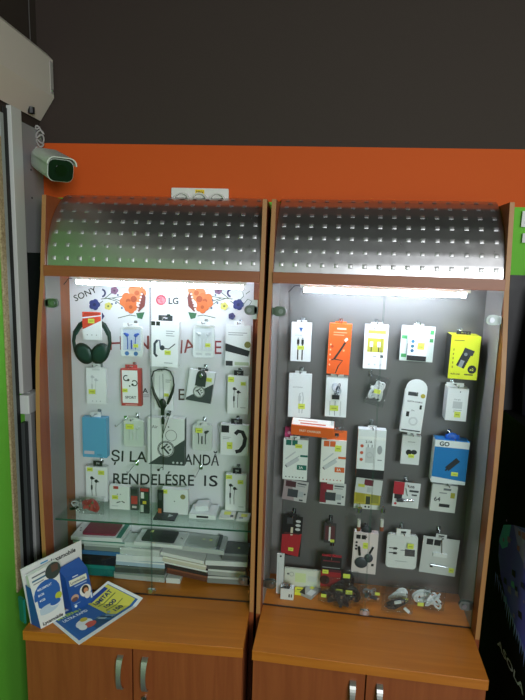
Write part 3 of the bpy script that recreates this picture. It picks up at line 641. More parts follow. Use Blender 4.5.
def cable_bag(cab, label, rect, d, z, mcol, sd, turns=5, dp=3.5, plug='#e9e9ea', r=.22, st=None, roll=0, name='cable_bag', group=None, flat=None, ply=None):
    x0, y0, x1, y1 = rect; c = P(cab, (x0+x1)/2, (y0+y1)/2, d); w = (P(cab, x1, (y0+y1)/2, d)-P(cab, x0, (y0+y1)/2, d)).x; h = (P(cab, x0, y0, d)-P(cab, x0, y1, d)).z
    if flat: R = Matrix.Rotation(math.radians(flat), 4, 'X')
    else: R = Matrix.Identity(4)
    R = R @ Matrix.Rotation(math.radians(roll), 4, 'Y')
    if flat: h = h*1.15
    zz = z if z is not None else c.z-h/2
    root = thing(name, label, 'cable', wm(cab, (c.x, -d, zz+(.6 if flat else 0)), R), group)
    b = MB(); mm = mat(mcol, .45); hh = h*.5
    coil(b, -w*.05, 0, hh, w*.32, dp*.22, h*.3, turns, r, mm, sd); coil(b, w*.08, 0, hh, w*.22, dp*.25, h*.34, max(2, turns-2), r, mm, sd+1)
    b.link('cable', root, True)
    b = MB(); g = random.Random(sd)
    for k in range(2):
        px_, pz_ = g.uniform(-.3, .3)*w, g.uniform(.25, .7)*h; a = g.uniform(0, PI)
        Mq = Matrix.Translation((px_, -dp*.3, pz_)) @ Matrix.Rotation(a, 4, 'Y'); b.box((-.45, -.25, -1.1), (.45, .25, 1.1), plug, Mq); b.box((-.3, -.15, 1.1), (.3, .15, 1.9), CHROME, Mq)
    b.link('plug', root)
    fb = MB(); film(fb, w, dp, h, sd+5); fb.link('clear_bag', root)
    if st:
        u, v, s_ = st[:3]; sb = MB().box(((u-.5)*w-s_/2, -dp/2-.25, (1-v)*h-s_*.32), ((u-.5)*w+s_/2, -dp/2-.15, (1-v)*h+s_*.32), Y); sb.link('price_sticker', root)['label'] = 'yellow price sticker'
    return root
cable_bag('L', 'clear bag with a tangle of red cord at the left end of the glass shelf', (79, 497, 104, 514), 14, SH, '#b8353a', 3, 11, 4, '#c24a4a', .13)
cable_bag('L', 'small clear bag of white and dark cord beside the red tangle on the glass shelf', (69, 499, 86, 510), 12, SH, '#c9cdc9', 4, 3, 3, '#3c4044', .15)
def lying(cab, name, label, cat, quad, z, th, col, ops=(), rotz=0, st=(), group=None, extra=None, pn='body', tilt=0):
    """flat thing lying at height z: quad (x0, x1, y_back, y_front) in photo units on that height"""
    x0, x1, yb, yf = quad; ym = (yb+yf)/2
    A, B = PZ(cab, x0, ym, z+th), PZ(cab, x1, ym, z+th); Cb, Cf = PZ(cab, (x0+x1)/2, yb, z+th), PZ(cab, (x0+x1)/2, yf, z+th)
    w = abs(B.x-A.x); dp = abs(Cf.y-Cb.y); c = (A+B)/2; R = Matrix.Rotation(math.radians(rotz), 4, 'Z') @ Matrix.Rotation(math.radians(tilt), 4, 'Y')
    root = thing(name, label, cat, wm(cab, (c.x, (Cb.y+Cf.y)/2, z), R), group)
    b = MB().box((-w/2, -dp/2, 0), (w/2, dp/2, th), col); b.map = lambda u, v, l: Vector(((u-.5)*w, (.5-v)*dp, th+l)); b.asp = dp/w; draw(b, ops); b.link(pn, root, bevel=.05)
    for (u, v, s_) in st: MB().box(((u-.5)*w-s_/2, (.5-v)*dp-s_*.35, th+.1), ((u-.5)*w+s_/2, (.5-v)*dp+s_*.35, th+.2), Y).link('price_sticker', root)['label'] = 'yellow price sticker'
    if extra: extra(root, w, dp, th)
    return root
lying('L', 'accessory_card', 'flat dark card lying on the glass shelf below the plain white box', 'card', (155, 177, 511, 519.5), SH, .5, '#2e3338', [('q', [(.62, .35), (.62, .75), (.85, .5)], '#aeb4ba'), ('r', .08, .3, .5, .45, '#444a50')])
def dock(root, w, dp, th):
    b = MB().box((-w*.3, -dp*.2, th), (w*.22, dp*.45, th+2.0), '#dfe3e6', Matrix.Rotation(math.radians(-8), 4, 'Y')); b.link('upper_tray', root, bevel=.3)
    MB().box((-w*.22, -dp*.51, th*.3), (w*.22, -dp*.5, th*.75), K).link('front_slot', root)
lying('L', 'phone_dock', 'white plastic stand with a dark slot on the right half of the glass shelf', 'stand', (191, 218, 504, 515), SH, 1.6, '#e4e8ea', extra=dock)
lying('L', 'memory_card_pack', 'small white blister with yellow label on the glass shelf, just right of the white stand', 'pack', (220, 235.5, 510, 518), SH, .7, '#d8dcd8', [('r', .25, .2, .7, .6, '#dfe66a'), ('r', .7, .6, .9, .85, '#4a4f55')])
lying('L', 'memory_card_pack', 'small white blister with yellow label at the right end of the glass shelf', 'pack', (237, 250, 512.5, 520), SH, .7, '#d8dcd8', [('r', .3, .2, .8, .6, '#dfe66a'), ('r', .2, .65, .5, .85, '#8c9296')])

# ---- stacks of phone cases and boxes at the bottom: x0,x1,y top,y bottom of the front face at distance d
GRP = 'phone cases and film packs stacked on the cabinet bottom'
def slab(name, label, x0, x1, y0, y1, d, dp, col, cat='case', ops=(), rotz=0, tilt=0, top=(), edge=None, extra=None, sink=0):
    ym = (y0+y1)/2; A, B = P('L', x0, ym, d), P('L', x1, ym, d); h = (P('L', (x0+x1)/2, y0, d)-P('L', (x0+x1)/2, y1, d)).z; c = (A+B)/2; w = B.x-A.x
    h = max(h, .5)
    z = max(.06, c.z-h/2)
    R = Matrix.Rotation(math.radians(rotz), 4, 'Z') @ Matrix.Rotation(math.radians(tilt), 4, 'Y')
    root = thing(name, label, cat, wm('L', (c.x, -d+dp/2, z), R), GRP)
    b = MB().box((-w/2, -dp/2, 0), (w/2, dp/2, h), col)
    b.map = lambda u, v, l: Vector(((u-.5)*w, -dp/2-l, (1-v)*h)); b.asp = h/w; draw(b, ops)
    b.map = lambda u, v, l: Vector(((u-.5)*w, (.5-v)*dp, h+l)); b.asp = dp/w; draw(b, top)
    if edge: b.face(w, h, -dp/2); b.r(0, .0, 1, .3, edge)
    b.link('carton', root, bevel=.06)
    if extra: extra(root, w, dp, h)
    return root
slab('phone_case', 'teal case box at the very bottom of the left stack', 84, 117, 565.5, 576, 12, 9, '#12726a', edge='#1b8a80')
slab('phone_case', 'black case box lying on the teal one in the left stack', 80, 119, 555.5, 565, 12, 9, '#191c1f')
slab('film_pack', 'blue-edged pack above the black case box in the left stack', 82, 121, 551.5, 555.2, 12.2, 9, '#3b6ea0', 'pack')
slab('film_pack', 'clear grey pack in the left stack, below the pale thin pack', 84, 122, 545, 551, 12, 9, '#7e8885', 'pack', edge='#b9c2c0')
slab('film_pack', 'pale thin pack with teal right edge, second from the top of the left stack', 73, 124.5, 541, 544.6, 12.4, 9, '#c8d2d0', 'pack', edge='#2f7d70')
def maroon(root, w, dp, h):
    M_ = Matrix.Translation((.3, 0, h+.02)); pts = rrect(w*.66, dp*.76, .9, 5, 0, -dp*.38)
    b = MB(); n = len(pts); vs = [(x+.3, z, h+.05) for x, z in pts]+[(x+.3, z, h+.85) for x, z in pts]
    b.add(vs, [tuple(range(n))[::-1], tuple(range(n, 2*n))]+[(i, (i+1) % n, (i+1) % n+n, i+n) for i in range(n)], mat('#7d1f3c', .4)); b.link('maroon_cover', root, bevel=.1)
    MB().box((w*.38, -dp*.46, h), (w*.47, dp*.42, h+.15), '#2f7d70').link('teal_strip', root)
slab('phone_case', 'maroon phone case on a white tray, topmost of the left stack', 71, 122, 537.5, 541, 13, 11.5, '#dde0e2', tilt=-1, extra=maroon, top=[('e', .06, .45, .018, K), ('e', .09, .6, .018, K)])
def wrap(root, w, dp, h):
    g = random.Random(int(w*7)); nx = 10; vs = []
    for i in range(nx):
        for j in range(5): vs.append(((i/(nx-1)-.5)*w*1.04, (j/4-.5)*dp*1.04, h+.12+g.random()*.35))
    b = MB().add(vs, [(i*5+j, (i+1)*5+j, (i+1)*5+j+1, i*5+j+1) for i in range(nx-1) for j in range(4)], BAG)
    vs = [((i/(nx-1)-.5)*w*1.04, -dp/2-.1-g.random()*.3, z) for i in range(nx) for z in (h*.1, h+.2)]
    b.add(vs, [(2*i, 2*i+2, 2*i+3, 2*i+1) for i in range(nx-1)], BAG); b.link('clear_wrap', root)
cols = [('clear greenish pack at the bottom of the second stack', 114, 165, 574, 580.5, '#c9cfcc', '#8fa09a'), ('dark clear pack near the bottom of the second stack', 115, 164, 567, 573.6, '#4e5a52', '#6d7a70'), ('blue and white pack in the middle of the second stack', 116, 165, 561.5, 566.8, '#a9c0d4', '#e6ebf0'),
        ('thin white pack above the blue one in the second stack', 116, 164, 556, 561.2, '#dfe4e6', None), ('crisp white box near the top of the second stack', 120, 160, 549, 555.6, '#e3e6e6', '#f2f2f2'), ]
for i, (lb, x0, x1, y0, y1, c_, e_) in enumerate(cols): slab('film_pack', lb, x0, x1, y0, y1, 12.5, 9, c_, 'pack', edge=e_, rotz=(-2, 1, -1, 2, -2)[i], extra=wrap if i in (0, 1, 4) else None)
slab('film_pack', 'crumpled clear bag of packs, topmost of the second stack', 124, 150, 543, 548.6, 11.5, 7, '#c7cfcc', 'pack')
def blackcase(root, w, dp, h):
    pts = rrect(w*.68, dp*.8, .7, 5, -w*.03, -dp*.4); b = MB(); n = len(pts)
    vs = [(x, z, h+.05) for x, z in pts]+[(x, z, h+.7) for x, z in pts]
    b.add(vs, [tuple(range(n))[::-1], tuple(range(n, 2*n))]+[(i, (i+1) % n, (i+1) % n+n, i+n) for i in range(n)], mat('#2c2f33', .4)); b.link('black_cover', root, bevel=.08)
    MB().box((-w*.27, dp*.15, h+.8), (-w*.21, dp*.3, h+.88), '#dfe98a').link('price_sticker', root)
o = slab('phone_case', 'black phone case on a white card lying across the middle stacks', 134, 183, 543.8, 547, 14, 9.5, '#dcdfe1', extra=blackcase, rotz=-2, top=[('e', .9, .45, .016, K), ('e', .93, .5, .016, K)])
cc = [('white case box at the bottom of the middle stack', 166, 180, 579.5, 584.5, '#d9dcda', 0, None), ('brown case box tilted down to the right in the middle stack', 166, 207, 572, 577.5, '#5a3328', 9, '#7c4a38'), ('white-rimmed black case box tilted in the middle stack', 163, 207, 566, 571.5, '#25282b', 9, '#dfe2e2'),
      ('cream case box tilted in the middle stack', 162, 206, 561, 565.7, '#cfc8b8', 9, '#e8e6e0'), ('tilted white case box on top of the middle stack', 160, 204, 556.5, 559.8, '#dfe1e0', 9, None)]
for i, (lb, x0, x1, y0, y1, c_, tl, e_) in enumerate(cc): slab('phone_case', lb, x0, x1, y0, y1, 12.5, 9, c_, tilt=tl, edge=e_)
def clearlid(root, w, dp, h):
    MB().box((-w*.42, -dp*.4, h), (w*.3, dp*.4, h+.5), CLR).link('clear_cover', root); MB().box((w*.34, -dp*.45, h), (w*.4, dp*.42, h+1.0), '#4a4f54').link('dark_rail', root)
    for k, x in enumerate((.02, .16)): MB().box((w*x, 0, h+.52), (w*x+1.0, .9, h+.6), '#dfe98a' if k else '#cfd6b0').link('price_sticker', root)
slab('phone_case', 'wide clear grey case tray lying on top of the right stacks', 173, 224, 548, 552.3, 13, 10, '#b4bab9', tilt=3, extra=clearlid)
dd = [('grey case box at the bottom of the right stack', 207, 246, 577, 584, '#7f8583', '#c9cccb'), ('silver case box second from the bottom of the right stack', 208, 246, 570.5, 576.6, '#a5aaa8', '#d9dcdb'), ('dark thin pack in the middle of the right stack', 206, 246, 566.5, 570.2, '#55595b', None),
      ('white case box in the right stack, under the dark top one', 205, 247, 561.5, 566.2, '#dcdfdf', None), ('dark grey case box with yellow dot, topmost of the right stack', 222, 248, 554, 561, '#5d6264', '#7d8284')]
for i, (lb, x0, x1, y0, y1, c_, e_) in enumerate(dd): slab('phone_case', lb, x0, x1, y0, y1, 11.5, 8.5, c_, edge=e_, rotz=(1, -2, 0, 2, -1)[i], top=[('e', .6, .5, .05, '#dfe98a')] if i == 4 else ())

# ================================================================== RIGHT cabinet
def cabl(c1, u=.38, v=.45):   # two plugs with cords
    o = []
    for x in (u, u+.22): o += [('r', x-.06, v, x+.06, v+.12, c1), ('r', x-.04, v-.05, x+.04, v, '#9aa0a6'), ('r', x-.03, v+.12, x+.03, .96, c1)]
    return o
prod('R', 'cable_box', 'white cable box with a blue triangle and two black plugs, top row', 'cable', (291, 323, 311, 361.5), 8, 2.6,
     [('q', [(.38, .12), (.48, .24), (.58, .12)], '#2c5fa8'), ('t', 'NY-LAN', .2, .34, .035, G)]+cabl(K, .36, .43), st=[(.5, .64, .34, .2)], tab=(.5, .06, 0), side='#d9dbe0')
prod('R', 'cable_box', 'orange cable box picturing a black cable with metal plug, top row', 'cable', (328, 324, 350.5, 374.5), 7.5, 2.4,
     [('r', .35, .08, .75, .11, '#f6d2bd'), ('l', [(.75, .36), (.55, .52), (.3, .7)], .09, '#26282c'), ('l', [(.72, .33), (.84, .28)], .11, '#d9dadd'), ('l', [(.3, .7), (.18, .72), (.3, .7), (.68, .72), (.5, .84), (.4, .98)], .05, '#26282c'), ('e', .18, .45, .07, '#b8431a'), ('e', .7, .52, .05, '#f2a680')]
     +small(.2, .16, .6, 2, '#f0a080')+[('r', .08, .4+.1*k, .14, .43+.1*k, '#f6c7a8') for k in range(5)], col='#ea5f22', side='#e9e6e4', tab=(.5, .04, 0), tabc='#ea5f22', roll=1)
prod('R', 'cable_box', 'white cable box with a yellow picture window, third in the top row', 'cable', (364, 325, 387.5, 369), 7.5, 1.8,
     [('r', .14, .12, .9, .2, '#cfe04a'), ('r', .14, .3, .84, .62, '#b8b23c'), ('t', 'MRUN', .35, .1, .04, '#555a60', {'bold': .02}), ('r', .24, .38, .38, .5, '#d9dadd'), ('r', .56, .38, .7, .5, '#d9dadd'), ('r', .29, .5, .33, .61, K), ('r', .61, .5, .65, .61, K), ('r', .72, .68, .84, .74, '#555a60'), ('r', .4, .7, .55, .72, G)]
     +dots(.9, 3, '#c3c6cb', .25, .75, .04), tab=(.5, .05, 0), col='#eceef1')
prod('R', 'charger_card', 'pale card with green corner marks behind a white pack, fourth in the top row', 'charger', (400.5, 326, 434, 361.5), 5.5, .8,
     [('r', .02, .28, .18, .38, '#53b06a'), ('r', .86, .1, .97, .22, '#53b06a'), ('r', .86, .34, .97, .44, '#53b06a'), ('r', .04, .8, .2, .9, '#53b06a'), ('r', .2, .5, .3, .8, '#2c3034')], col='#dfe9e4', kind='card', tab=(.3, .06, 0), roll=1)
prod('R', 'charger_box', 'white pack with three blue dots and black base in front of the green-marked card', 'charger', (408, 329, 427.5, 361), 8.5, 1.4,
     [('e', .24, .4, .09, '#2f7aa0'), ('e', .24, .55, .09, '#2f6f88'), ('e', .24, .69, .09, '#2f6488'), ('r', 0, .84, 1, 1, '#17181b'), ('t', 'POWER', .35, .14, .05, '#4a4f55', {'bold': .02}), ('r', .5, .42, .85, .62, '#c3cf6a')], st=[(.66, .55, .34, .3)], tab=(.4, .06, 0), roll=2)
prod('R', 'car_charger_box', 'bright yellow box picturing a black car charger, top right of the grey board', 'charger', (449.5, 336, 479, 379.5), 10.5, 7.5,
     [('l', [(.62, .34), (.38, .72)], .3, '#1a1c20'), ('l', [(.66, .3), (.6, .42)], .36, '#2d3036'), ('l', [(.46, .56), (.38, .72)], .14, '#8f959c'), ('e', .54, .42, .06, '#7f858c'), ('e', .8, .76, .15, K), ('t', 'x2', .72, .79, .06, Y, {'bold': .02}), ('t', 'AUX 2.4A', .08, .9, .035, K, {'bold': .02}), ('r', .55, .87, .85, .9, '#55581a')]
     +[('r', .1, .3+.1*k, .14, .35+.1*k, '#8f921a') for k in range(5)]+small(.1, .1, .35, 1, '#6d7012'), col='#dfe61e', side='#2b2d2c', tab=(.5, .08, -.02), tabc='#1d1f22', roll=1)
# row 2
prod('R', 'cable_box', 'tall white cable box with a faint grey plug picture, left of the second row', 'cable', (288.5, 374, 311, 417.5), 7, 1.6,
     [('l', [(.5, .9), (.48, .6), (.5, .45), (.62, .42), (.66, .55), (.62, .9)], .04, '#b9bdc2'), ('r', .44, .5, .56, .62, '#c6cace'), ('t', 'LIGHTNING', .18, .32, .03, G)], st=[(.6, .74, .3, .24)], tab=(.5, .06, 0))
def bundle(root, w, h, t):
    b = MB(); coil(b, w*.0, -t-.7, h*.72, w*.24, .5, h*.14, 4, .13, mat('#cfd6e2', .35), 11); coil(b, w*.05, -t-.8, h*.68, w*.12, .5, h*.17, 3, .13, mat('#5b6270', .35), 12)
    b.link('coiled_cable', root, True); MB().box((-w*.2, -t-1.2, h*.46), (w*.15, -t-.4, h*.56), K).link('plug', root)
prod('R', 'cable_box', 'white cable box with a coiled cable hanging over its top, second row', 'cable', (325.5, 377, 347, 417), 7, 2.2,
     [('r', .2, .6, .24, .97, '#c3c7cc'), ('r', .44, .6, .48, .97, '#9fa4aa'), ('r', .7, .6, .74, .97, '#c3c7cc')], st=[(.42, .78, .4, .26)], tab=(.6, .08, 0), extra=bundle)
cable_bag('R', 'white cable in a clear bag hanging below the box with yellow window', (363.5, 375, 384, 405), 6.5, None, '#e6e8ec', 21, 5, 2.4, '#eeeeef', .3, st=(.5, .5, 2.2), roll=12)
q = P('R', 371, 376, 6.5); hook('R', q.x, q.z, 6.5, 'chrome display hook holding the white cable in a clear bag')
def archtab(root, w, h, t):
    pts = [(-w/2, h), (w/2, h)]+[(w/2*math.cos(math.radians(a)), h+h*.06+w*.45*math.sin(math.radians(a))) for a in range(0, 181, 20)]
    MB().prism(pts, -t, -t+.2, '#e8eaec').link('arched_hang_tab', root)
prod('R', 'cable_box', 'tall white data cable box with rounded arched top hanging slightly tilted', 'cable', (402.5, 391, 424, 433), 8.5, 2.4,
     [('r', .14, .03, .6, .12, '#3c4045'), ('e', .84, .1, .11, '#b9a93c'), ('t', 'DATA CABLE', .16, .27, .035, '#3c4045', {'w': .7, 'bold': .02}), ('r', .76, .32, .86, .42, K), ('r', .18, .5, .32, .62, K), ('t', '2m', .4, .48, .04, '#3c4045'), ('o', .55, .72, .2, .02, '#b9bdc2'), ('o', .55, .72, .16, .02, '#b9bdc2'), ('r', .06, .93, .94, .96, '#4a4f55')],
     roll=4, extra=archtab, st=())
prod('R', 'charger_box', 'white charger box with small side flaps under the bright yellow box', 'charger', (446.5, 388.5, 467.5, 421), 9.5, 5.5,
     [('r', .3, .4, .75, .62, '#c2c6ca'), ('t', 'charger', .32, .36, .05, G)]+small(.35, .66, .4, 2)+[('e', .6, .1, .03, K)], st=[(.56, .8, .3, .3)], tab=(.85, .12, -.1), side='#cfd2d6', roll=1)
# row 3
lz = P('R', 310, 432, 10).z
t, w_, h_ = prod('R', 'car_charger_box', 'orange and white box lying tilted across the hooks over the green and orange boxes', 'box', (291, 423.5, 334, 434), 13, 5.5, [('t', 'FAST CHARGER', .2, .6, .22, '#f6d8c6', {'w': .5, 'bold': .02})], col='#ee6a2c', hk=False, roll=2, pitch=11,
     extra=lambda root, w, h, t: MB().box((-w/2+.1, -t+.5, h), (w/2-.1, -.1, h+.06), '#e9e7e4').box((-w*.3, -t*.75, h+.06), (w*.3, -t*.6, h+.08), '#cf5a3c').box((-w*.35, -t*.4, h+.06), (w*.1, -t*.3, h+.08), '#d98a70').link('white_lid', root))
prod('R', 'accessory_pack', 'small pink pack hanging behind the orange and white lying box at its left end', 'pack', (285, 427, 293, 438), 5, .8, [('e', .5, .5, .2, '#e9a3c0')], col='#d0457c', hk=False)
def adapter(c1, c2):
    return [('r', .1, .02, .32, .15, c2), ('r', .35, .02, .57, .15, c2), ('l', [(.25, .62), (.12, .68)], .12, '#5d6268'), ('l', [(.15, .66), (.5, .52), (.62, .46)], .17, '#c7cbcf'), ('l', [(.1, .5), (.5, .3)], .05, '#c3c7cb'), ('l', [(.3, .55), (.66, .4)], .03, '#aeb3b8'),
            ('r', .7, .37, 1, .42, c2), ('r', .58, .62, .97, .74, c2), ('t', '3A', .66, .71, .06, '#e8efe9', {'bold': .02})]+dots(.93, 6, c1, .14, .84, .025)
prod('R', 'charger_box', 'white charger box with green logo squares, left of the third row', 'charger', (283, 439.5, 307.5, 480), 8.5, 2.0, adapter('#333a38', '#15695c'), st=[(.62, .16, .28, .16)], tab=(.4, .06, -.05), col='#e6ebe8')
prod('R', 'charger_box', 'white charger box with orange logo squares and orange top', 'charger', (320.5, 440.5, 345.5, 483), 8.5, 2.0, adapter('#b2523a', '#d9632c'), st=[(.68, .18, .26, .26)], tab=(.8, .22, .1), tabc='#ea6a2c', col='#ebe9e6')
MBt = MB(); q = P('R', 337, 428, 11); film(MBt, 4.2, 1.6, 4.6, 77); o = MBt.link('plastic_bag', None, M=wm('R', (q.x, -11, q.z-1.5))); tag(o, 'small empty clear plastic bag hooked beside the orange and white lying box', 'bag')
prod('R', 'charger_box', 'white wall charger box with three orange dots and a black base', 'charger', (357, 430, 385, 478.5), 9, 3.2,
     [('r', 0, .82, 1, 1, '#1b1c1f'), ('r', .0, .14, 1, .2, '#f3f3f3'), ('e', .16, .34, .06, '#cf5a3c'), ('e', .16, .48, .06, '#cf5a3c'), ('e', .16, .62, .06, '#cf5a3c'), ('r', .3, .36, .6, .68, '#c9cbce'), ('o', .45, .52, .1, .01, G), ('l', [(.38, .3), (.38, .36)], .03, '#6d7277'), ('l', [(.52, .3), (.52, .36)], .03, '#6d7277'), ('e', .8, .4, .09, '#9fa3a8', .09), ('r', .74, .6, .9, .62, G), ('t', '2.1A', .28, .27, .05, '#3c4045', {'bold': .02})],
     side='#e06a34', tab=(.3, .06, 0))
prod('R', 'adapter_box', 'small white box with a black connector below the arched-top cable box', 'adapter', (401.5, 436, 420, 464.5), 7.5, 1.8, [('e', .4, .58, .16, K, .1), ('e', .68, .56, .17, '#22252a', .08), ('r', .3, .2, .7, .22, G)], st=[(.55, .7, .32, .2)], tab=(.5, .1, 0), col='#dfe1e3', roll=1)
prod('R', 'power_bank_box', 'blue and white box with a blue hanger, picturing a black device', 'box', (433, 441, 467.5, 484), 9.5, 5,
     [('r', 0, 0, 1, .16, '#e6e9ec'), ('q', [(0, .86), (0, 1), (1, 1), (1, .92)], '#dfe4e8'), ('t', 'GO', .13, .13, .1, '#2c3440', {'bold': .03}), ('l', [(.72, .42), (.42, .66)], .16, '#20262e'), ('l', [(.44, .64), (.38, .7)], .05, '#20262e')], st=[(.66, .76, .2, .12)], col='#1478bd', side='#d9dde0', tab=(.42, .1, .02), tabc='#1a62c4', roll=1.5,
     extra=lambda root, w, h, t: MB().ball((0, -t*.5-.6, h*1.04), (w*.2, .7, w*.16), '#1a5cc0').link('round_hanger', root, True))
# row 4 (lower cards)
def cardops(c, c2='#3c4046'):
    return [('r', .08, .06, .5, .34, c), ('r', .55, .1, .92, .16, c2), ('r', .55, .22, .88, .26, G), ('r', .2, .44, .62, .82, c2), ('r', .64, .5, .84, .76, '#a9adb2'), ('r', .7, .88, .85, .95, c2), ('e', .9, .6, .04, c2)]
prod('R', 'memory_card_pack', 'pink and white card pack with a black chip hanging under the green-logo box', 'card', (283, 480.5, 307.5, 501), 6.5, .6, [('q', [(0, .3), (0, 1), (.5, 1), (.3, .0), (0, 0)], '#a08f92')]+cardops('#4c2a30'), col='#bdbabb', kind='card', roll=5, hk=False, st=())
prod('R', 'memory_card_pack', 'white and red card pack with a black chip hanging under the orange-logo box', 'card', (320, 483, 345.5, 504.5), 6.5, .6, [('r', 0, 0, .25, .95, '#7c2030')]+cardops('#8e2433'), col='#cfd0d1', kind='card', roll=1, hk=False)
prod('R', 'memory_card_pack', 'white card pack with dark red print hanging under the black-based charger box', 'card', (355.5, 479, 382, 494), 7.5, .6, [('r', .32, .05, .66, .45, '#6d2436'), ('r', .1, .4, .35, .6, '#cfcf5a'), ('r', .45, .55, .6, .9, '#b9bcc0')], col='#d3d4d6', kind='card', roll=4, hk=False)
prod('R', 'memory_card_pack', 'yellow patterned card pack with white base under the dark red printed one', 'card', (354, 493, 380, 509), 7, .6, [('r', .05, .05, .4, .6, '#a89a2c'), ('r', .45, .2, .62, .7, '#3a4030'), ('r', .66, .1, .95, .6, '#8f8a3c'), ('r', 0, .72, 1, 1, '#d6d7d4'), ('e', .45, .86, .04, K), ('e', .58, .86, .04, K)], col='#b8ab45', kind='card', hk=False)
def conn(root, w, h, t):
    b = MB().tube([(-w*.3, -t-.5, h*.28), (w*.28, -t-.5, h*.34)], .5, CHROME, 10); b.tube([(-w*.34, -t-.5, h*.28), (-w*.1, -t-.5, h*.3)], .62, K, 10); b.tube([(-w*.05, -t-.4, h*.8), (w*.04, -t-.7, h*.5)], .12, CHROME); b.link('adapter_plug', root, True)
prod('R', 'adapter_pack', 'red and white card with a silver connector hanging beside the box marked 64', 'adapter', (393, 482.5, 419.5, 507.5), 7, .8, [('r', 0, 0, .4, .5, '#b02434'), ('r', .05, .5, .35, .68, '#2c2527'), ('e', .12, .88, .05, '#c0303c'), ('t', 'USB', .56, .2, .09, K, {'bold': .03}), ('r', .6, .28, .95, .36, '#3c4045'), ('r', .7, .44, .9, .5, '#3c4045')], col='#d9dadb', kind='card', extra=conn, roll=2)
prod('R', 'memory_stick_box', 'white box marked 64 hanging under the blue and white box', 'box', (431, 485, 456.5, 512), 7, 2.0, [('t', '64', .12, .62, .16, '#3c4046', {'bold': .02}), ('r', .34, .7, .76, .82, '#26282c'), ('r', .45, .12, .75, .2, '#6b7076'), ('r', .3, .28, .6, .32, G), ('r', .75, .26, .92, .46, '#a9a23c')], col='#d6d7d5', roll=2, tab=(.3, .04, .1))
# two hanging vials
for px, lab in ((358.5, 'left of two slim clear tubes with brown ends hanging above the pink box'), (381.5, 'right of two slim clear tubes with brown ends hanging above the pink box')):
    A = P('R', px, 510, 10); B = P('R', px, 530.5, 10); hh = A.z-B.z; t = thing('hanging_tube', lab, 'tube', wm('R', (B.x, -10, B.z)))
    MB().tube([(0, 0, hh*.28), (0, 0, hh*.9)], .72, CLR, 12).link('clear_tube', t, True); MB().tube([(0, 0, hh*.2), (0, 0, hh*.55)], .6, '#d9d6d0', 12).link('white_core', t, True)
    MB().tube([(0, 0, 0), (0, 0, hh*.2)], .7, '#8a4a34', 12).link('brown_end', t, True); MB().tube([(0, 0, hh*.9), (0, 0, hh*1.12)], .8, CHROME, 12).link('metal_cap', t, True)
    hook('R', B.x, A.z+1.2, 8, 'chrome hook above the '+' '.join(lab.split()[:6])+(', left' if px < 370 else ', right'))
# row 5
prod('R', 'memory_card_pack', 'black and red card pack with three white ovals', 'card', (282, 516, 301.5, 556), 5.5, .9, [('q', [(0, .48), (0, .95), (.9, 1), (1, .42)], '#a8242c'), ('e', .78, .12, .13, '#c9cacb', .035), ('e', .78, .22, .13, '#c9cacb', .035), ('e', .78, .32, .13, '#c9cacb', .035), ('r', .2, .05, .5, .2, '#3c3e42'), ('r', .42, .28, .54, .48, '#d3c9b0'), ('r', .1, .42, .9, .45, '#5a2a2c')], col='#1b1b1d', kind='card', roll=2, tab=(.4, .05, 0), st=[(.5, .83, .26, .18)])
prod('R', 'adapter_pack', 'small dark pack with a white stick, right of the black and red card', 'adapter', (324, 523, 336, 543), 5.5, .8, [('r', .1, .15, .9, .85, '#5a3136'), ('r', .4, .2, .55, .9, '#d5d6d8')], col='#3c3a3c', kind='card', tab=(.4, .1, 0), st=[(.72, .88, .34)])
def pads(root, w, h, t):
    b = MB(); m_ = mat('#3b4046', .4); b.ball((-w*.12, -t-.3, h*.27), (w*.27, .5, w*.25), m_, 18); b.ball((w*.17, -t-.3, h*.4), (w*.18, .45, w*.2), m_, 16)
    b.tube([(-w*.2, -t-.3, h*.45), (-w*.26, -t-.3, h*.66)], .45, K); b.tube([(w*.2, -t-.3, h*.52), (w*.32, -t-.3, h*.68)], .35, K); b.link('wireless_pad', root, True)
    MB().ball((0, -t*.6, h*1.02), (w*.22, .8, w*.24), '#202226').link('round_hanger', root, True)
prod('R', 'charger_box', 'pale pink box with two dark round pads and a black hanger', 'charger', (352.5, 533, 377, 573.5), 8.5, 2.6, [('r', .1, .06, .28, .16, K), ('r', .32, .06, .5, .16, K), ('e', .13, .25, .05, K), ('e', .13, .33, .05, K), ('e', .13, .41, .05, K), ('r', .8, .74, .9, .8, K)], col='#dfcfcf', side='#c9b9ba', st=[(.5, .31, .2, .26)], extra=pads, roll=1)
prod('R', 'charger_pack', 'white rounded charger pack picturing a black adapter and cable', 'charger', (386.5, 536, 417.5, 570), 7.5, 2.2, [('r', .6, .42, .93, .62, '#23262b'), ('l', [(.08, .42), (.36, .42)], .035, K), ('l', [(.08, .56), (.36, .56)], .035, K), ('r', .22, .39, .34, .46, K), ('r', .22, .53, .34, .6, K), ('l', [(.45, .46), (.6, .46)], .03, G)]+small(.3, .78, .4, 1), kind='blister', col='#e3e5e5', tab=(.45, .2, .0), st=[(.76, .28, .2, .18)])
def spl(root, w, h, t):
    b = MB().box((-w*.18, -t-.6, h*.5), (w*.2, -t-.1, h*.6), '#d9dbdc'); b.tube([(0, -t-.3, h*.98), (w*.05, -t-.3, h*.6)], .14, CHROME); b.tube([(-w*.22, -t-.3, h*.26), (w*.22, -t-.3, h*.24)], [.4, .3], STEEL); b.link('adapter_plug', root, True)
prod('R', 'adapter_pack', 'wide white pack with two black logo squares and a small adapter, lower right', 'adapter', (421, 538, 457.5, 574.5), 7.5, .6, [('r', .1, .06, .28, .22, K), ('r', .31, .06, .49, .22, K), ('r', .28, .76, .36, .83, K)], kind='card', col='#c6c7c7', extra=spl, roll=3, tab=(.3, .1, -.02), st=[(.88, .84, .14, .14)])
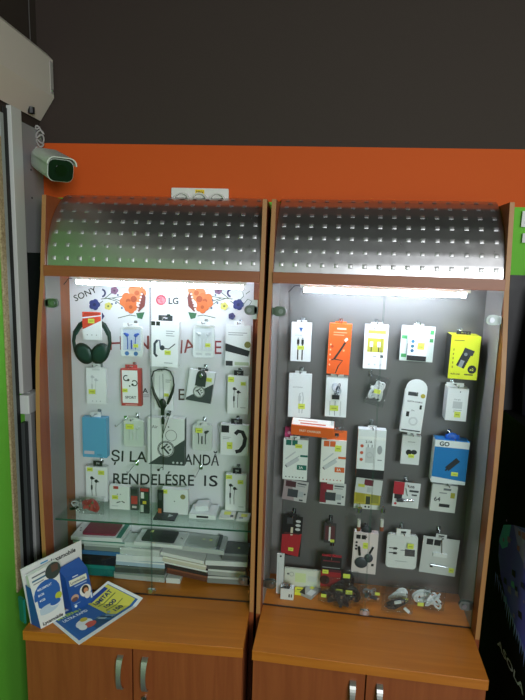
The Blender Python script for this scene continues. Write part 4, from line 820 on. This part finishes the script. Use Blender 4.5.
prod('R', 'memory_card_pack', 'dark red and black pack standing above the heap of black cables', 'card', (321, 557, 341, 587), 11, 1.6, [('r', 0, 0, 1, .42, '#1c1a1c'), ('r', .08, .12, .92, .16, '#6b2a34'), ('r', .05, .34, .95, .37, '#8c8c90'), ('e', .2, .78, .25, '#2b1c1e'), ('r', .0, .42, 1, .5, '#54202a')], col='#98252c', st=[(.22, .5, .3, .2)], tab=(.4, .05, 0))

# ---- on the bottom of the right cabinet
stand('R', 'accessory_strip', 'tall narrow white strip pack leaning in the bottom left corner of the right cabinet', 'pack', (276.5, 557.5, 283.5, 597), 13, .8, [('e', .5, .05, .15, K), ('r', .2, .2, .3, .9, '#c3c5c6')], z=.06, col='#d3d5d5')
stand('R', 'accessory_pack', 'long pale green and white pack lying behind the small white boxes', 'pack', (284, 575, 320, 593), 8, 1.0, [('e', .1, .3, .03, '#4a4f50'), ('o', .2, .3, .06, .01, '#7c8280'), ('r', .3, .2, .6, .7, '#cfdba8'), ('r', .65, .3, .9, .6, '#cdd2cc')], z=.06, col='#d6dacd')
stand('R', 'adapter_box', 'small white adapter box with two black marks in the bottom left corner', 'box', (280.5, 588.5, 293.5, 599), 16, 3, [('r', .62, .45, .72, .75, K), ('r', .8, .45, .88, .75, K)], z=.06, col='#dfe1e2')
cable_bag('R', 'small clear bag with grey wire on the small white adapter box', (282, 583, 292, 590), 15, 3.2, '#6c7075', 31, 3, 1.8, '#3c4044', .12)
lying('R', 'price_tag', 'bright yellow tag lying beside the small white adapter box', 'tag', (295, 303, 587, 593), .06, .9, '#e3e23c', [('r', .2, .3, .8, .5, '#8d8a2c')])
lying('R', 'accessory_pack', 'small silver and black pack lying between the yellow tag and the dark red pack', 'pack', (303, 317, 585, 596), .06, 1.0, '#a9acab', [('q', [(0, .4), (0, 1), (.5, 1)], K), ('r', .3, .1, .6, .35, '#d9de5a'), ('r', .5, .4, .95, .9, '#d9dbdb')], rotz=-28)
hp = [((318, 590, 346, 603), 15, 'clear bag with black and silver cable at the front left of the cable heap', '#1a1b1e', 41, (.2, .3, 1.8)), ((326, 578, 350, 598), 12, 'black coiled cable in a bag, middle of the cable heap', '#101114', 42, (.55, .5, 2.2)), ((338, 574, 358, 592), 9, 'black coiled cable in a bag, at the back of the cable heap', '#131417', 43, (.4, .15, 2.4)),
      ((342, 584, 364, 603), 14, 'black coiled cable in a bag, front right of the cable heap', '#0f1013', 44, (.3, .3, 2.2)), ((334, 586, 352, 602), 17, 'thin black cable bag leaning on the front of the cable heap', '#17181b', 45, None)]
for i, (rc, d_, lb, c_, sd, st_) in enumerate(hp): cable_bag('R', lb, rc, d_, .3+(2.0 if i == 2 else 0), c_, sd, 7, 3.4, '#2a2c30', .3, st=st_, group='bags of black cable heaped on the cabinet bottom', name='black_cable_bag')
cable_bag('R', 'clear bag with thin grey wire loops right of the black cable heap', (360, 584, 380, 600), 12, .3, '#8b9096', 51, 4, 3, '#3a3d42', .12, st=(.85, .3, 1.6))
cable_bag('R', 'clear bag with black and white spotted cable below a white plug', (382, 589, 414, 606), 16, .1, '#2c2f33', 52, 6, 3, '#dfe1e3', .2)
cable_bag('R', 'clear bag with a thick white cable and yellow sticker on the cabinet bottom', (386, 577, 413, 594), 11, .3, '#eceef0', 53, 3, 3.6, '#f0f1f2', .42, st=(.7, .6, 2.2))
cable_bag('R', 'bag of white looped cable at the right end of the cabinet bottom', (410, 577, 437, 596), 11, .3, '#eceef0', 54, 4, 4, '#f0f1f2', .36, st=(.4, .75, 2.0))
cable_bag('R', 'silvery wrapped white cable leaning at the far right of the cabinet bottom', (424, 580, 446, 600), 13, .3, '#dfe3e8', 55, 4, 3.6, '#e0e4ea', .34)
for k, (x, y) in enumerate(((427, 601), (431, 602), (435, 603))):
    q = PZ('R', x, y, .4); o = MB().ball((0, 0, .35), (.5, .4, .35), CHROME).link('metal_tip', None, True, M=wm('R', (q.x, q.y, .05))); tag(o, 'tiny silver tip lying before the white cables in the right cabinet', 'connector', 'tiny silver tips')

# ================================================================== leaflets on the left counter
dr = Vector((.5705, .8213, 0)); nv = Vector((.8213, -.5705, 0)); A0 = Vector((6.8, -41.3, 0))
RS = Matrix(((dr.x, -nv.x, 0, 0), (dr.y, -nv.y, 0, 0), (0, 0, 1, 0), (0, 0, 0, 1)))      # local x along the stand, -y towards the viewer
t = thing('leaflet_stand', 'white cardboard leaflet stand with a blue round leaflet on the left counter', 'stand', wm('L', A0+Vector((0, 0, .05)), RS))
blue = '#2a5faa'; nav = '#1a3f94'
def quadbox(b, fr, bk, m_, ops=None):
    """fr / bk: four corners each, bottom-left, bottom-right, top-right, top-left"""
    b.add(list(fr)+list(bk), [(0, 1, 2, 3), (7, 6, 5, 4), (0, 4, 5, 1), (1, 5, 6, 2), (2, 6, 7, 3), (3, 7, 4, 0)], m_)
    f = [Vector(p) for p in fr]
    b.map = lambda u, v, l: (f[3]*(1-u)+f[2]*u)*(1-v)+(f[0]*(1-u)+f[1]*u)*v+Vector((0, -l, 0)); b.asp = (f[3]-f[0]).length/(f[1]-f[0]).length
    if ops: draw(b, ops)
b = MB(); quadbox(b, [(-.9, 4.5, 0), (17.6, 4.5, 0), (18.3, 5.5, 20.4), (-3.0, 5.5, 19.2)], [(-.9, 4.8, 0), (17.6, 4.8, 0), (18.3, 5.8, 20.4), (-3.0, 5.8, 19.2)], mat('#d6d8d6', .45),
    [('t', 'Lycamobile', .47, .14, .075, K, {'w': .42, 'bold': .03}), ('r', .3, .05, .42, .075, '#3c8fc0')]); b.link('back_card', t)
b = MB(); quadbox(b, [(0, 0, 0), (8.4, 0, 0), (8.0, 3, 18.4), (-2.0, 3, 17.4)], [(0, 4.2, 0), (8.4, 4.2, 0), (8.0, 4.6, 18.4), (-2.0, 4.6, 17.4)], mat('#dfe1de', .45),
    [('r', .1, .05, .55, .075, '#5a6068'), ('r', .08, .12, .6, .15, '#3d6f8a'), ('r', .1, .18, .45, .2, G), ('e', .8, .12, .27, '#37423f', .14), ('q', [(.75, .02), (.75, .14), (.98, .14), (.98, .02)], '#5c4338'), ('e', .48, .47, .47, blue, .26), ('e', .42, .72, .4, '#b8c9d6', .08), ('r', 0, .5, .1, .8, '#dfe1de'),
     ('t', 'MELSIMPLAT', .18, .34, .04, '#dfe6f2', {'w': .5, 'bold': .02}), ('t', '8GB', .16, .44, .04, '#dfe6f2', {'bold': .02}), ('t', '4GB', .16, .54, .04, '#dfe6f2', {'bold': .02}), ('e', .85, .58, .13, '#b9bf3c'), ('e', .72, .7, .2, '#d8dfe6', .03), ('e', .7, .66, .2, blue, .05),
     ('t', 'Lycamobile', .1, .96, .06, K, {'w': .8, 'bold': .03})]); b.link('round_leaflet', t)['label'] = 'white leaflet with blue disc'
b = MB(); quadbox(b, [(-.05, .1, 0), (-.04, .1, 0), (-1.6, 2.2, 13.5), (-1.62, 2.2, 13.5)], [(-.8, 4.4, 0), (-.7, 4.4, 0), (-2.1, 4.6, 14), (-2.12, 4.6, 14)], mat('#2459a8', .4)); b.link('blue_pocket_side', t)
b = MB().add([(-2.2, 6, 1.2), (-1.6, 6, 1.2), (-1.6, 6.2, 9.3), (-2.4, 6.2, 9.3), (-2.2, 9, 1.2), (-1.6, 9, 1.2), (-1.6, 9.2, 9.3), (-2.4, 9.2, 9.3)], [(0, 1, 2, 3), (7, 6, 5, 4), (0, 4, 5, 1), (1, 5, 6, 2), (2, 6, 7, 3), (3, 7, 4, 0)], mat('#12766a', .4)); 
o = b.link('teal_folder', None, M=wm('L', A0+Vector((0, 0, -1.1)), RS)); tag(o, 'teal folder edge sticking out behind the white leaflet stand', 'folder')
t = thing('leaflet_box', 'blue leaflet box with white name label and photo beside the white stand', 'box', wm('L', A0+Vector((0, 0, .05)), RS))
b = MB(); quadbox(b, [(10.9, -.2, 0), (19.0, -.2, 0), (18.0, 2, 11.9), (9.8, 2, 11.9)], [(10.4, 4.2, 0), (18.6, 4.2, 0), (16.6, 4.4, 15.4), (8.6, 4.4, 14.6)], mat('#24529c', .4),
    [('r', .3, .06, .55, .085, '#dfe4ee'), ('r', .12, .13, .9, .29, '#dcdcc8'), ('t', 'Lycamobile', .17, .25, .07, '#4a5060', {'w': .66, 'bold': .02}), ('r', .3, .33, .85, .36, '#9fb4dc'),
     ('e', .72, .58, .26, '#e2e0da', .17), ('e', .72, .55, .16, '#3a2a22', .12), ('e', .74, .58, .1, '#c88a62', .07), ('e', .76, .72, .13, '#dfd6cc', .1), ('e', .22, .64, .17, '#c9a088', .09), ('e', .2, .68, .14, '#6a4a4a', .06), ('e', .18, .87, .06, '#dfe6f2'), ('r', .88, .7, .96, .86, '#cfd8e8'), ('r', .1, .8, .4, .82, '#8fa8d4')]); b.link('carton', t)
# flyer lying on the counter
yc = -27.0; Q = P('L', 108, 581, 21.0); th_ = math.atan2(Q.z-.1, Q.y-yc)      # the far edge bends up and leans on the glass
def onfold(px, py):
    c, v = ray(px, py, 'L'); nn_ = Vector((0, -math.sin(th_), math.cos(th_))); p0 = Vector((0, yc, .1)); q = c+v*((p0-c).dot(nn_)/v.dot(nn_))
    return Vector((q.x, yc+math.hypot(q.y-yc, q.z-.1), .1))
q4 = [PZ('L', 79, 645, .1), onfold(143, 598), onfold(108, 581), PZ('L', 47, 618, .1)]
o0 = sum(q4, Vector())/4; b = MB(); f = [q-o0 for q in q4]; zt = Vector((0, 0, .08))
b.add([p for p in f]+[p+zt for p in f], [(3, 2, 1, 0), (4, 5, 6, 7), (0, 1, 5, 4), (1, 2, 6, 5), (2, 3, 7, 6), (3, 0, 4, 7)], '#dfe3e8')
b.map = lambda u, v, l: (f[3]*(1-u)+f[2]*u)*(1-v)+(f[0]*(1-u)+f[1]*u)*v+zt+Vector((0, 0, l)); b.asp = (f[3]-f[0]).length/(f[1]-f[0]).length
draw(b, [('r', .04, .06, .96, .92, '#285fa8'), ('r', .3, .66, .62, .9, '#2a4f74'), ('r', .56, .06, .95, .86, '#cfcb58'), ('r', .6, .06, .9, .16, '#1a3f94'),
         ('t', 'INTERNET', .07, .22, .085, '#bfe04a', {'w': .36, 'bold': .03}), ('t', 'ULTRA RAPID', .1, .34, .075, '#dfe8f6', {'w': .36, 'bold': .03}), ('t', 'LIMITAT', .6, .3, .1, '#16305e', {'w': .3, 'bold': .04}), ('r', .6, .36, .9, .385, '#6a7a3c'), ('t', '1000', .64, .54, .1, '#16305e', {'bold': .03}), ('r', .6, .6, .88, .62, '#6a7a3c'), ('t', '150', .66, .78, .1, '#16305e', {'bold': .03}),
         ('e', .26, .62, .11, '#dfe3ea', .13), ('e', .3, .72, .08, '#c8584a', .08), ('e', .3, .52, .05, '#c9b83a', .06), ('e', .2, .7, .05, '#e6e8ee', .08)]
     +[('e', .44+.015*((i*7) % 11), .68+.012*((i*5) % 17), .022, ('#6a8aa8', '#3a6a9a', '#8fa6b8')[i % 3]) for i in range(16)])
o = b.link('flyer', None, M=wm('L', o0))
bm = bmesh.new(); bm.from_mesh(o.data); yk = (yc-o0.y)*.01
bmesh.ops.bisect_plane(bm, geom=bm.verts[:]+bm.edges[:]+bm.faces[:], plane_co=(0, yk, 0), plane_no=(0, 1, 0))
for v_ in bm.verts:
    if v_.co.y > yk+1e-6:
        dy, dz = v_.co.y-yk, v_.co.z; v_.co.y = yk+dy*math.cos(th_)-dz*math.sin(th_); v_.co.z = dy*math.sin(th_)+dz*math.cos(th_)
bm.to_mesh(o.data); bm.free()
tag(o, 'blue and yellow flyer with white border lying on the left counter', 'flyer')

# ================================================================== right edge: big printed carton, dark rounded thing
t = thing('product_carton', 'large black carton with purple artwork and white lettering beside the right cabinet', 'carton', wm('W', (153, 0, -ZC+.3)))
fx = 0.0
b = MB(); zc = ZC-.3; y0c, y1c = -62.0, -5.0
b.box((0, y0c, 0), (26, y1c, zc+68), mat('#0b0b0e', .7, spec=.1))
b.map = lambda u, v, l: Vector((-l, -u, zc+v)); b.asp = -1   # u = distance from wall, v = height above counter
def g_(pts, m_): b.layer += 1; l = .012*b.layer; b.add([Vector((-l, -u, zc+v)) for u, v in pts], [tuple(range(len(pts)))[::-1]], m_)
art = [(13.5, 26), (14.5, 20), (18, 15), (24, 10.5), (32, 7), (44, 3), (60, 0), (60, 44), (40, 42), (24, 36), (16, 32)]
g_(art, '#5f58dc'); g_([(13.8, 25), (16, 32), (22, 35), (21, 27), (17, 24)], '#66dcf0'); g_([(24, 36), (60, 44), (60, 30), (40, 27), (30, 30)], '#9a88f0')
gg = random.Random(5)
for k in range(38):
    u, v = gg.uniform(17, 56), gg.uniform(8, 36)
    if v > 36-(u-16)*.3+6: continue
    s1 = gg.uniform(.4, 1.8); g_([(u, v), (u+s1*1.6, v+s1*.3), (u+s1*1.2, v+s1*1.5), (u-s1*.3, v+s1)], gg.choice(['#15152a', '#8d7aca', '#aa8fcc', '#2a2c58', '#5a9fba', '#9c5f8a']))
for k in range(26):
    u = 14.5+k*1.7; v = 15.5-9*min(1, (u-14)/30)-gg.uniform(0, 1); g_([(u, v), (u+1.2, v-.5), (u+.9, v-3-gg.random()*3)], '#7f90ea')
def st_(s, u, v, h, w, c_):
    vs, fs = glyphs(s, .02); xs = [p.x for p in vs]; wd = max(xs)-min(xs); b.layer += 1; l = .012*b.layer
    b.add([Vector((-l, -(u+(p.x-min(xs))/wd*w), zc+v+p.y*h/.72)) for p in vs], [tuple(reversed(f_)) for f_ in fs], c_)
st_('ASOLA', 23.0, -6.2, 2.4, 22, '#c9cbd6')
b.link('carton_body', t)
q = P('W', 519, 300, 12)
b = MB(); seg = 28; prof = [(68.5, 22), (80, 23), (108, 21), (118, 17), (124, 10), (127, 2)]; vs = []; fs = []
for z, r in prof: vs += [(r*.9*math.cos(2*PI*k/seg), r*.25*math.sin(2*PI*k/seg), z) for k in range(seg)]
for j in range(len(prof)-1): fs += [(j*seg+k, j*seg+(k+1) % seg, (j+1)*seg+(k+1) % seg, (j+1)*seg+k) for k in range(seg)]
fs += [tuple(range(seg))[::-1], tuple(range((len(prof)-1)*seg, len(prof)*seg))]
b.add(vs, fs, mat('#0d1220', .5)); o = b.link('dark_garment', None, True, M=wm('W', (176.5, -12.0, 0))); tag(o, 'dark navy rounded shape standing at the right edge beside the green wall', 'garment')
b = MB().box((0, 0, 0), (24, 3.0, ZC+113), mat('#0b0c10', .5)); o = b.link('display_board', None, M=wm('W', (151.8, -3.4, -ZC+.2))); tag(o, 'tall flat black board against the green wall just right of the right cabinet', 'panel')
for i, (px, py, hh, cc_) in enumerate(((524, 219, 5, '#d9dcdc'), (524.5, 238, 3, '#cfd2d2'))):
    q = P('W', px, py, 1.2); o = MB().box((-.6, -.3, -hh/2), (6, .3, hh/2), cc_).box((.4, -.32, -hh*.3), (5, -.3, -hh*.1), G).link('wall_notice', None, M=wm('W', (q.x, -.8, q.z)));
    tag(o, ('white notice on the green wall at the right edge, upper of two', 'smaller white notice on the green wall at the right edge, lower of two')[i], 'notice')

# ================================================================== light
def area(name, loc, size, power, col, tgt):
    l = bpy.data.lights.new(name, 'AREA'); l.shape = 'RECTANGLE'; l.size, l.size_y = size; l.energy = power; l.color = col
    o = bpy.data.objects.new(name, l); C.objects.link(o); o.location = loc
    o.rotation_euler = (Vector(tgt)-Vector(loc)).to_track_quat('-Z', 'Y').to_euler(); return o
area('ceiling_lamp', (2.9, -1.9, 2.98), (1.5, .4), 12, (1, .92, .82), (2.9, -1.6, 0))
area('shop_window', (2.0, -4.0, 2.3), (1.3, .9), 95, (.95, .97, 1), (1.3, 0, 1.3))
area('left_door', (.35, -4.0, 2.2), (.5, .8), 1.5, (.9, 1, .93), (.6, 0, 1.3))
for cab, xa, xb, zz in (('L', 77, 243, 0), ('R', 304, 466, 0)):   # the light the two tubes give
    pass
wd = bpy.data.worlds.new('world'); bpy.context.scene.world = wd; wd.use_nodes = True
wd.node_tree.nodes['Background'].inputs[0].default_value = (1, .96, .9, 1); wd.node_tree.nodes['Background'].inputs[1].default_value = .07
sc = bpy.context.scene
sc.view_settings.view_transform = 'Standard'; sc.view_settings.look = 'None'; sc.view_settings.exposure = 0; sc.view_settings.gamma = 1; sc.view_settings.use_curve_mapping = False
try: sc.cycles.transparent_max_bounces = 24
except Exception: pass
